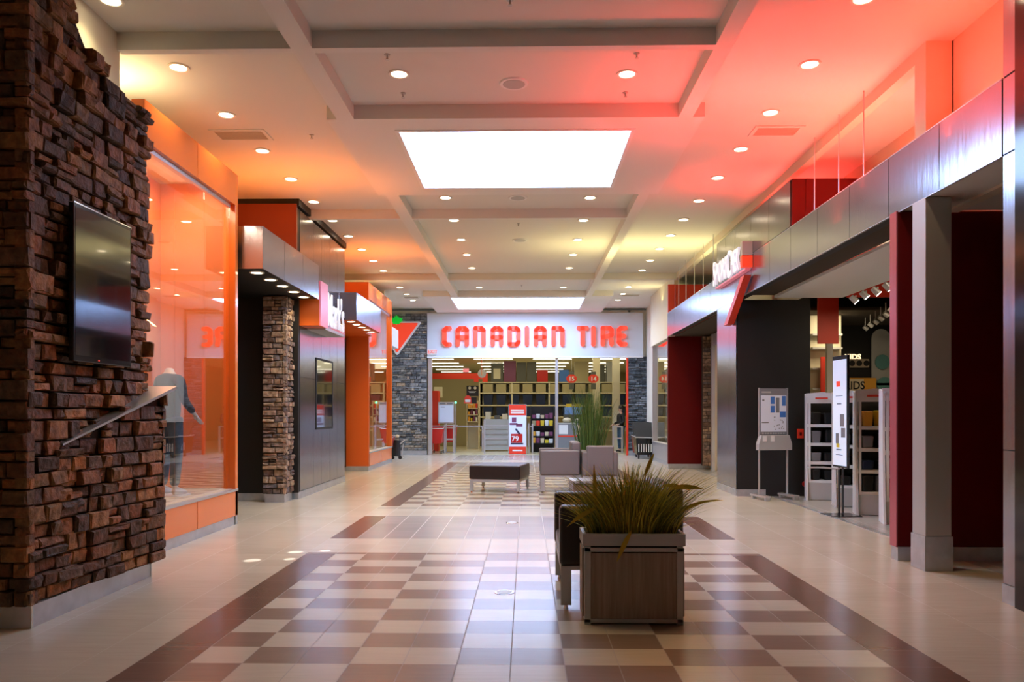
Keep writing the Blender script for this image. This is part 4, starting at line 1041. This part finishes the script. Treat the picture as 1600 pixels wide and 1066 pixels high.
# desk with sheets
xa, y, _ = PX(872, 0, 28.6); xb = PX(912, 0, 28.6)[0]
t = thing('service_desk', ((xa+xb)/2, y, 0), 'grey service desk with a red stripe and a white sheet', 'desk')
MB().box(xa, xb+.3, y, y+.7, 0, 1.08).build('body', 'grey', t); MB().box(xa-.02, xb+.32, y-.03, y+.72, 1.08, 1.12).build('top', 'greyl', t)
MB().box(xa, xb+.3, y-.008, y, .60, .65).build('red_stripe', 'redb', t); MB().box(xa+.03, xa+.36, y-.012, y, .70, 1.05).build('white_sheet', 'white', t); MB().box(xa+.7, xa+.95, y-.012, y, .68, 1.05).build('leaflet', 'cream_p', t)
for i, px in enumerate((889, 903)):
    d = 30.0; x, y, z = PX(px, 640, d); t = thing('boxed_jug', (x, y, z), 'blue carton with yellow top in the far store, %s one' % ['left','right'][i], 'box', 'blue and yellow cartons')
    MB().box(x-.16, x+.16, y, y+.3, z-.2, z+.1).build('carton', 'blue_l', t, bevel=.01); MB().taper(x-.10, x+.10, y+.05, y+.25, z+.1, z+.22, -.02).build('yellow_cap', 'yellow', t)
    struct_ = MB().box(x-.2, x+.2, y-.02, y+.35, 0, z-.2); tag(struct_.build('pallet_stack', 'greyb'), 'dark stack under the %s blue carton' % ['left','right'][i], 'stack')
for i, px in enumerate((886, 905)):
    x, y, z = PX(px, 0, 28.9); tag(MB().ball((x, y, 1.22), .17, 8, .55).build('soft_parcel', 'cream', smooth=True), 'pale soft parcel on the grey service desk, %s one' % ['left','right'][i], 'parcel')

lamp_area('store_lamp', (0, 30.5, 3.9), 8, 4, 130, (1,.88,.55))
lamp_area('store_lamp', (0, 38, 3.9), 8, 8, 170, (1,.88,.55))

# wheeled bag left of opening, black carts right
x, y, z = PX(618, 719, 24.6)
t = thing('wheeled_bag', (x, 24.6, 0), 'small dark bag on a wheeled stand before the grey stone wall', 'bag cart')
b_ = MB().tube((0,0,.1), (.04,.05,.62), .15, .12, 14).build('bag', 'jacket', t, local=True, bevel=.02); MB().ball((.04,.04,.74), .06, 8).build('gold_top', 'cream_p', t, local=True, smooth=True)
MB().path([(.08,0,.45),(.28,-.05,.62)], .025).path([(.1,.05,.08),(.24,.1,.0+.03)], .02).path([(.18,0,.1),(.22,.1,.5)], .02).build('handle', 'alu', t, local=True)
for s in (-.1, .14): MB().tube((s,-.05,.06), (s,-.02,.06), .06, .06, 12).build('wheel', 'rubber', t, local=True)
t = cart(604, 24.6, 'redcart', 'red cart mostly hidden behind the far orange window frame', w=.4, h=.75)
for i, (px, d) in enumerate(((1006, 25.2), (1002, 26.2))):
    x, y, z = PX(px, 0, d)
    t = thing('child_cart', (x, y, 0), 'black child shopping cart, %s of the two by the slate pier' % ['nearer','farther'][i], 'cart', 'black carts by the slate pier')
    MB().taper(-.30, .30, -.3, .3, .12, .68, .05).build('body', 'blackg', t, local=True, bevel=.02)
    MB().path([(-.30,-.3,.70),(.30,-.3,.68),(.30,.3,.72),(-.30,.3,.72),(-.30,-.3,.70)], .016).build('rim', 'alu', t, local=True)
    MB().add([(-.26,-.1,.68),(.26,-.1,.68),(.30,.25,1.18),(-.30,.25,1.18),(-.26,0,.68),(.26,0,.68),(.30,.3,1.15),(-.30,.3,1.15)], [(0,1,2,3),(7,6,5,4),(0,4,5,1),(1,5,6,2),(2,6,7,3),(3,7,4,0)]).build('seat_back', 'rubber', t, local=True)
    s = MB()
    for j in range(6): s.box(-.22+.08*j, -.19+.08*j, -.292, -.278, .22, .48)
    s.build('white_slats', 'white', t, local=True)
    for s_ in (-.2, .2): MB().tube((s_-.02,-.2,.07), (s_+.02,-.2,.07), .07, .07, 12).build('wheel', 'rubber', t, local=True)

# ------------------------------------------------------------------ seating
def armchair(loc, label, m, w=1.0, d=.92, rz=0, arm_h=.79, back_h=.92, bot=.33, grp=None):
    t = thing('armchair', loc, label, 'armchair', grp, rz)
    a = .13
    # faces -X, centre at origin
    for s in (-1, 1):
        y0 = s*w/2; MB().box(-d/2, d/2-.02, min(y0, y0-s*a), max(y0, y0-s*a), bot, arm_h).build('armrest', m, t, local=True, bevel=.035, seg=4, smooth=False)
    MB().box(d/2-.17, d/2, -w/2+a*.6, w/2-a*.6, bot, back_h).build('backrest', m, t, local=True, bevel=.035, seg=4)
    MB().box(-d/2+.01, d/2-.15, -w/2+a, w/2-a, bot, .47).build('seat_cushion', m, t, local=True, bevel=.03, seg=3)
    MB().box(-d/2+.01, d/2-.01, -w/2+.01, w/2-.01, bot-.03, bot).build('frame', 'alu_m', t, local=True)
    for s in (-1, 1):
        for f in (-1, 1):
            x = f*(d/2-.05); y = s*(w/2-.03)
            MB().box(x-.04, x+.04, y-.012, y+.012, .03, bot-.03).build('leg', 'alu_m', t, local=True); MB().tube((x,y,0),(x,y,.03),.02,.014,12).build('glide', 'chrome', t.children[-1], local=True)
    return t
armchair((.735, 6.42, 0), 'dark brown leather armchair directly behind the near planter', 'leather', w=1.14, d=.96)
armchair((.64, 14.80, 0), 'taupe armchair beside the dark bench, its grey arm towards the camera', 'leather_g', w=1.0, d=.76, arm_h=.80, back_h=.95)
armchair((1.365, 14.55, 0), 'taupe armchair facing away, in front of the tall green grass planter', 'leather_g', w=.66, d=.85, rz=-PI/2, arm_h=.78, back_h=.89)
# bench
t = thing('bench', (-.50, 14.82, 0), 'low dark brown upholstered bench on grey metal legs', 'bench', rz=math.radians(-11))
MB().box(-.49, .49, -.5, .5, .25, .51).build('seat', 'leather', t, local=True, bevel=.035, seg=4)
MB().box(-.47, .47, -.48, .48, .20, .25).build('frame', 'alu_m', t, local=True)
for s in (-1, 1):
    for f in (-1, 1): MB().box(s*.45-.03, s*.45+.03, f*.45-.02, f*.45+.02, .03, .22).build('leg', 'alu_m', t, local=True, bevel=.003); MB().tube((s*.45,f*.45,0),(s*.45,f*.45,.03),.02,.014,12).build('glide', 'chrome', t.children[-1], local=True)
# side table
t = thing('side_table', (.95, 12.0, 0), 'low grey framed side table glimpsed behind the near planter grass', 'side table')
tt = MB().box(-.27, .27, -.27, .27, .42, .46).build('table_top', 'alu', t, local=True, bevel=.004)
for s in (-1, 1):
    for f in (-1, 1): MB().box(s*.25-.02, s*.25+.02, f*.25-.02, f*.25+.02, 0, .42).build('leg', 'alu', t, local=True)
MB().box(-.23, .23, -.23, .23, .04, .40).build('wood_body', 'wood', t, local=True)

# planters
def grass(mb, n, bx, by, z0, hmin, hmax, lean, wd, seed):
    r = random.Random(seed)
    for i in range(n):
        x = r.gauss(0, .45)*bx; x = max(-bx, min(bx, x)); y = r.uniform(-by, by)
        h = r.uniform(hmin, hmax)*(1-.22*abs(x/bx)**2); ang = math.atan2(y*.8+r.gauss(0,.05), x*1.3+r.gauss(0,.10))
        ln = lean*(abs(x)/bx*.9+r.random()**2*.7)*h; dx, dy = math.cos(ang), math.sin(ang)*.6
        px_, py_ = -dy, dx; l_ = math.hypot(px_, py_) or 1; px_ /= l_; py_ /= l_
        tw = r.uniform(-1, 1); px2 = math.cos(tw); py2 = math.sin(tw)
        w = wd*r.uniform(.6, 1.2); ns = 6; vs = []; droop = r.random() < .18
        for s in range(ns+1):
            u = s/ns; off = ln*u**2.0; z = z0+h*(u-(.22 if droop else .05)*u**4*(ln/h+.4))
            ww = w*(1-u**1.5)+.0006
            cx, cy = x+dx*off, y+dy*off
            vs += [(cx-px2*ww, cy-py2*ww, z), (cx+px2*ww, cy+py2*ww, z)]
        mb.t = r.random()**1.5
        mb.add(vs, [(2*s, 2*s+1, 2*s+3, 2*s+2) for s in range(ns)])
def planter(loc, label, w, d, h, gm, gargs, dry=0):
    t = thing('planter', loc, label, 'planter')
    e = .045
    fr = MB()
    for sx_ in (-1, 1):
        for sy in (-1, 1): fr.box(sx_*w/2, sx_*(w/2-e), sy*d/2, sy*(d/2-e), 0.0, h-.09)
        fr.box(sx_*w/2, sx_*(w/2-e), -d/2, d/2, 0.012, .04)
    for sy in (-1, 1): fr.box(-w/2, w/2, sy*d/2, sy*(d/2-e), .012, .04); fr.box(-w/2, w/2, sy*d/2, sy*(d/2-e), h-.13, h-.10)
    for sx_ in (-1, 1): fr.box(sx_*w/2, sx_*(w/2-e), -d/2, d/2, h-.13, h-.10)
    fr.build('metal_frame', 'alu_m', t, local=True, bevel=.002)
    for sy in (-1, 1): MB().box(-w/2+e, w/2-e, sy*(d/2-.012), sy*(d/2-.03), .04, h-.13).build('wood_panel', 'wood', t, local=True)
    for sx_ in (-1, 1): MB().box(sx_*(w/2-.01), sx_*(w/2+.015), -d/2+.04, d/2-.04, .05, h-.11).build('side_panel', 'wood', t, local=True)
    rm = MB(); o = .014
    rm.box(-w/2-o, w/2+o, -d/2-o, -d/2+.012, h-.085, h); rm.box(-w/2-o, w/2+o, d/2-.012, d/2+o, h-.085, h)
    rm.box(-w/2-o, -w/2+.012, -d/2+.012, d/2-.012, h-.085, h); rm.box(w/2-.012, w/2+o, -d/2+.012, d/2-.012, h-.085, h)
    rm.build('rim', 'alu_m', t, local=True, bevel=.003)
    MB().box(-w/2+.012, w/2-.012, -d/2+.012, d/2-.012, h-.14, h-.035).build('soil', 'soil', t, local=True)
    g = MB(); 
    for ga in gargs: grass(g, *ga)
    g.build('grass', gm, t, local=True)
    if dry:
        r = random.Random(5); D = MB()
        for (x, y, z, dx, dz, L, w_) in ((-.24,-.1,h+.18,-.9,-.25,.26,.018),(-.02,-.17,h+.02,-.5,-.8,.22,.02),(-.26,-.05,h+.15,-.05,1,.34,.015),(.28,0,h+.30,.8,.25,.3,.022),(.22,-.05,h+.33,.7,.1,.28,.02),(.1,0,h+.4,.3,.9,.2,.014),(.34,-.05,h+.15,.8,.45,.38,.010),(.30,-.03,h+.10,.75,.55,.42,.007),(-.05,-.12,h+.33,.0,.5,.05,.022)):
            n = 6; vs = []
            for s in range(n+1):
                u = s/n; ww = w_*math.sin(PI*(.12+.85*u)); cx = x+dx*L*u; cz = z+dz*L*u-.10*L*(u*u)*3*abs(dx)
                nx, nz = -dz, dx
                vs += [(cx-nx*ww, y-.05*u, cz-nz*ww), (cx+nx*ww, y-.05*u+.01, cz+nz*ww)]
            D.add(vs, [(2*s, 2*s+1, 2*s+3, 2*s+2) for s in range(n)])
        D.build('dry_leaves', 'dry', t, local=True)
    return t
x0 = .413; x1 = 1.11
planter(((x0+x1)/2, 5.44+.15, 0), 'near wood and metal planter box full of olive ornamental grass', x1-x0, .30, .645, 'grass',
        [(1500, .30, .10, .60, .22, .56, .75, .0042, 3), (260, .29, .1, .60, .12, .35, 1.5, .0045, 8)], dry=1)
planter((1.30, 15.55, 0), 'far planter with tall green grass behind the taupe armchairs', .70, .30, .64, 'grass2',
        [(420, .27, .10, .60, .9, 1.5, .22, .006, 11), (60, .2, .1, .6, 1.2, 1.65, .38, .004, 12)])

# floor drains
for i, (px, py) in enumerate(((788, 926), (800, 817), (812, 766))):
    d = 1800/(py-645); x, y, z = PX(px, py, d)
    t = thing('floor_cover', (x, y, 0), 'round metal floor cover in the walkway, %s from the camera' % ORD[i], 'floor cover', 'round floor covers')
    MB().tube((x,y,0), (x,y,.004), .085, .082, 32).build('ring', 'chrome', t); MB().tube((x,y,.004), (x,y,.006), .065, .065, 32).build('lid', 'alu_m', t)

# ------------------------------------------------------------------ figures
def skin_mesh(name, pts, edges, mtl, parent, root=0, sub=2):
    me = bpy.data.meshes.new(name); me.from_pydata([p[:3] for p in pts], edges, [])
    me.materials.append(M[mtl])
    o = bpy.data.objects.new(name, me); COL.objects.link(o); o.parent = parent
    sk = o.modifiers.new('skin', 'SKIN'); sk.use_smooth_shade = True
    if not me.skin_vertices:
        bm = bmesh.new(); bm.from_mesh(me); bm.verts.layers.skin.verify(); bm.to_mesh(me); bm.free()
    dat = me.skin_vertices[0].data
    for i, p in enumerate(pts):
        r = p[3]; dat[i].radius = (r, p[4]) if len(p) > 4 else (r, r)
        dat[i].use_root = (i == root)
    ss = o.modifiers.new('sub', 'SUBSURF'); ss.levels = sub; ss.render_levels = sub
    return o
def hand_chain(P, E, wrist, W, fwd, side, s=1):
    # palm then four fingers and a thumb
    W = Vector(W); f = Vector(fwd).normalized(); sd = Vector(side).normalized(); nrm = f.cross(sd)
    P.append((*(W+f*.045*s), .030*s, .018*s)); pi = len(P)-1; E.append((wrist, pi))
    for i, (o, L) in enumerate(((-.027,.075),(-.009,.085),(.009,.08),(.027,.062))):
        a = W+f*.085*s+sd*o*s; P.append((*a, .010*s)); k0 = len(P)-1; E.append((pi, k0))
        b = a+f*L*.5*s+nrm*.008*s; P.append((*b, .008*s)); E.append((k0, k0+1))
        c_ = b+f*L*.45*s+nrm*.02*s; P.append((*c_, .007*s)); E.append((k0+1, k0+2))
    a = W+f*.035*s-sd*.035*s; P.append((*a, .011*s)); k0 = len(P)-1; E.append((pi, k0)); b = a+f*.04*s-sd*.015*s+nrm*.012*s; P.append((*b, .009*s)); E.append((k0, k0+1))
def figure(root, body_m, head=True, H=1.75, top_m='jacket', pant_m='denim', shoe_m='shoe', arms=None, legs=None, lean=0, lng=0):
    # local frame: faces -Y, x lateral, feet at z=0
    k_ = H/1.75
    P = []; E = []
    def v(x, y, z, r, r2=None): P.append((x*k_, y*k_+lean*max(0, z-.9), z*k_, r*k_)+(((r2*k_),) if r2 else ())); return len(P)-1
    pel = v(0,0,.93,.075,.06); wst = v(0,0,1.08,.09,.07); ch = v(0,0,1.28,.12,.09); sh = v(0,.01,1.43,.09,.07); nk = v(0,0,1.52,.05)
    E += [(pel,wst),(wst,ch),(ch,sh),(sh,nk)]
    if head: hd = v(0,-.015,1.60,.075,.08); tp = v(0,-.01,1.70,.075,.085); E += [(nk,hd),(hd,tp)]
    else: ntop = v(0,0,1.56,.052); E += [(nk,ntop)]
    A = arms or {-1: ((-.20,0,1.42),(-.26,.02,1.14),(-.27,-.06,.90)), 1: ((.20,0,1.42),(.26,.02,1.14),(.27,-.06,.90))}
    for s in (-1, 1):
        a, b, c_ = A[s]; i0 = v(*a,.052); i1 = v(*b,.038); i2 = v(*c_,.026); E += [(sh,i0),(i0,i1),(i1,i2)]
        W = Vector(P[i2][:3]); f = (W-Vector(P[i1][:3])).normalized()
        hand_chain(P, E, i2, W, f, (0, s*1.0, 0), k_)
    Lg = legs or {-1: ((-.10,0,.90),(-.11,-.02,.50),(-.12,.02,.09)), 1: ((.10,0,.90),(.11,-.02,.50),(.12,.02,.09))}
    for s in (-1, 1):
        a, b, c_ = Lg[s]; i0 = v(*a,.06); i1 = v(*b,.05); i2 = v(*c_,.038); E += [(pel,i0),(i0,i1),(i1,i2)]
        i3 = v(c_[0], c_[1]-.14, .035, .035, .03); E += [(i2,i3)]
    skin_mesh('body', P, E, body_m, root)
    # clothing
    def chain(name, L, m, r0=0):
        pts = [(p[0]*k_, p[1]*k_+lean*max(0, p[2]-.9), p[2]*k_)+tuple(q_*k_ for q_ in p[3:]) for p in L[0]]
        return skin_mesh(name, pts, L[1], m, root, r0)
    aL, bL, cL = A[-1]; aR, bR, cR = A[1]
    mid = lambda p_, q_, u: tuple(p_[i]+(q_[i]-p_[i])*u for i in range(3))
    chain('sweater' if not head else 'jacket', ([(0,0,.84-lng,.128,.11),(0,0,1.04,.16,.13),(0,0,1.28,.155,.12),(0,.01,1.42,.105,.085),(0,.0,1.48,.06),
           (*aL,.066),(*bL,.052),(*mid(bL,cL,.85),.042),(*aR,.066),(*bR,.052),(*mid(bR,cR,.85),.042)],
           [(0,1),(1,2),(2,3),(3,4),(3,5),(5,6),(6,7),(3,8),(8,9),(9,10)]), top_m)
    l0, l1, l2 = Lg[-1]; r0, r1, r2 = Lg[1]
    chain('trousers', ([(0,0,1.02,.135,.11),(*l0,.105),(*l1,.075),(l2[0],l2[1],.10,.060),(*r0,.108),(*r1,.075),(r2[0],r2[1],.10,.060)],
           [(0,1),(1,2),(2,3),(0,4),(4,5),(5,6)]), pant_m)
    for c_ in (l2, r2):
        chain('shoe', ([(c_[0],c_[1]+.03,.055,.045,.045),(c_[0],c_[1]-.08,.045,.045,.04),(c_[0],c_[1]-.17,.032,.038,.028)], [(0,1),(1,2)]), shoe_m)
t = thing('mannequin', (-4.38, 9.36, .485), 'headless white mannequin in a dark sweater and jeans inside the orange shop window', 'mannequin', rz=math.radians(150))
figure(t, 'mann', head=False, H=1.76, top_m='knit', arms={-1: ((-.20,0,1.42),(-.28,.0,1.16),(-.24,-.18,.98)), 1: ((.20,0,1.42),(.27,.0,1.16),(.24,-.2,1.0))})
MB().tube((0,0,.0),(0,0,.012),.24,.24,32).build('base_plate', 'white', t, local=True)
MB().box(-4.45+4.42, .02, -.02, .02, 0, .01).build('rod_foot', 'alu', t, local=True)
x, y, z = PX(970, 0, 29.3)
t = thing('person', (x, y, 0), 'person in a black jacket and blue jeans seen from the side inside the far store', 'person', rz=math.radians(-70))
figure(t, 'skin', head=True, H=1.74, top_m='jacket', arms={-1: ((-.20,0,1.42),(-.25,.0,1.15),(-.2,-.22,1.05)), 1: ((.20,0,1.42),(.25,.0,1.15),(.2,-.22,1.05))}, lng=.05, shoe_m='rubber')
MB().ball((0,.02,1.70), .105, 10, 1.05).build('hair', 'hair', t, local=True, smooth=True)
fc = MB(); fc.ball((-.032,-.105,1.655), .010, 6).ball((.032,-.105,1.655), .010, 6); fc.build('eyes', 'black', t, local=True)
MB().add([(-.014,-.09,1.60),(.014,-.09,1.60),(0,-.125,1.605),(0,-.095,1.66)], [(0,1,2),(0,2,3),(2,1,3),(0,3,1)]).build('nose', 'skin', t, local=True)
MB().box(-.022,.022,-.103,-.09,1.572,1.580).build('mouth', 'redcart', t, local=True)
for s in (-1,1): MB().ball((s*.085,-.0,1.635), .022, 6).build('ear', 'skin', t, local=True, smooth=True)

# ------------------------------------------------------------------ coloured cove light on the ceiling and daylight
RED = (1,.045,.035); ORG = (1,.22,.02); YEL = (1,.84,.38)
lamp_area('cove_lamp_red', (3.885, 8.7, 4.06), .10, 4.6, 165, RED, (-.2,0,1), 2.4)
lamp_area('cove_lamp_red', (4.4, 9.4, 3.75), .25, 2.8, 75, (1,.07,.03), (.1,0,1), 2.6)
lamp_area('cove_lamp_red', (3.885, 12.2, 4.06), .10, 1.8, 50, RED, (-.2,0,1), 2.4)
lamp_area('cove_lamp_red', (4.06, 6.95, 3.95), .10, 1.3, 45, (1,.07,.03), (.1,0,1), 2.6)
lamp_area('cove_lamp_yellow', (3.885, 16.9, 4.06), .10, 6.4, 95, YEL, (-.05,0,1))
lamp_area('cove_lamp_yellow', (4.2, 22.5, 4.95), .1, 3.0, 22, YEL, (-.6,0,.8))
lamp_area('cove_lamp_orange', (-3.75, 11.8, 3.93), .10, 2.4, 48, ORG, (.1,0,1))
lamp_area('cove_lamp_yellow', (-4.5, 8.3, 4.76), .4, 1.2, 17, (1,.88,.48), (.5,-.1,1))
lamp_area('cove_lamp_orange', (-3.75, 17.5, 3.93), .10, 2.4, 48, ORG, (.1,0,1))
lamp_area('cove_lamp_yellow', (-4.6, 20.9, 4.9), .3, 2.0, 30, YEL, (.5,0,1))
# header wash
#lamp_area('sign_wash_lamp', (.2, 26.3, 4.98), 6, .2, 12, (.8,.85,1), (0,.8,-1))
# sun reaching the floor through the near skylight
for (tx_, ty_, sz_) in ((-2.78, 7.75, 1.7), (-2.42, 7.82, 1.2), (-2.48, 8.22, 1.7), (-2.18, 8.30, 1.3)):
    l = bpy.data.lights.new('sun_patch', 'SPOT'); l.energy = 2600; l.spot_size = math.radians(sz_); l.spot_blend = .3; l.shadow_soft_size = .01; l.color = (.95,.97,1)
    so = bpy.data.objects.new('sun_patch', l); COL.objects.link(so); so.location = (-.9, 9.7, 5.0); so.rotation_euler = (Vector((tx_, ty_, 0))-Vector(so.location)).to_track_quat('-Z','Y').to_euler()

w = bpy.data.worlds.new('world'); SC.world = w; w.use_nodes = True
w.node_tree.nodes['Background'].inputs[0].default_value = (.8,.75,.65,1); w.node_tree.nodes['Background'].inputs[1].default_value = .05

cam = bpy.data.cameras.new('camera'); cam.sensor_width = 36; cam.lens = 27; cam.shift_y = (645-533)/1600; cam.clip_end = 200
co = bpy.data.objects.new('camera', cam); COL.objects.link(co); co.location = (0,0,1.5); co.rotation_euler = (PI/2, 0, YAW)
SC.camera = co
vs = SC.view_settings; vs.view_transform = 'Standard'; vs.look = 'None'; vs.gamma = 1; vs.use_curve_mapping = False; vs.exposure = 0.0
SC.cycles.max_bounces = 8; SC.cycles.diffuse_bounces = 4; SC.cycles.glossy_bounces = 4; SC.cycles.transparent_max_bounces = 12
SC.cycles.sample_clamp_indirect = 4; SC.cycles.use_denoising = True; SC.cycles.caustics_reflective = False; SC.cycles.caustics_refractive = False
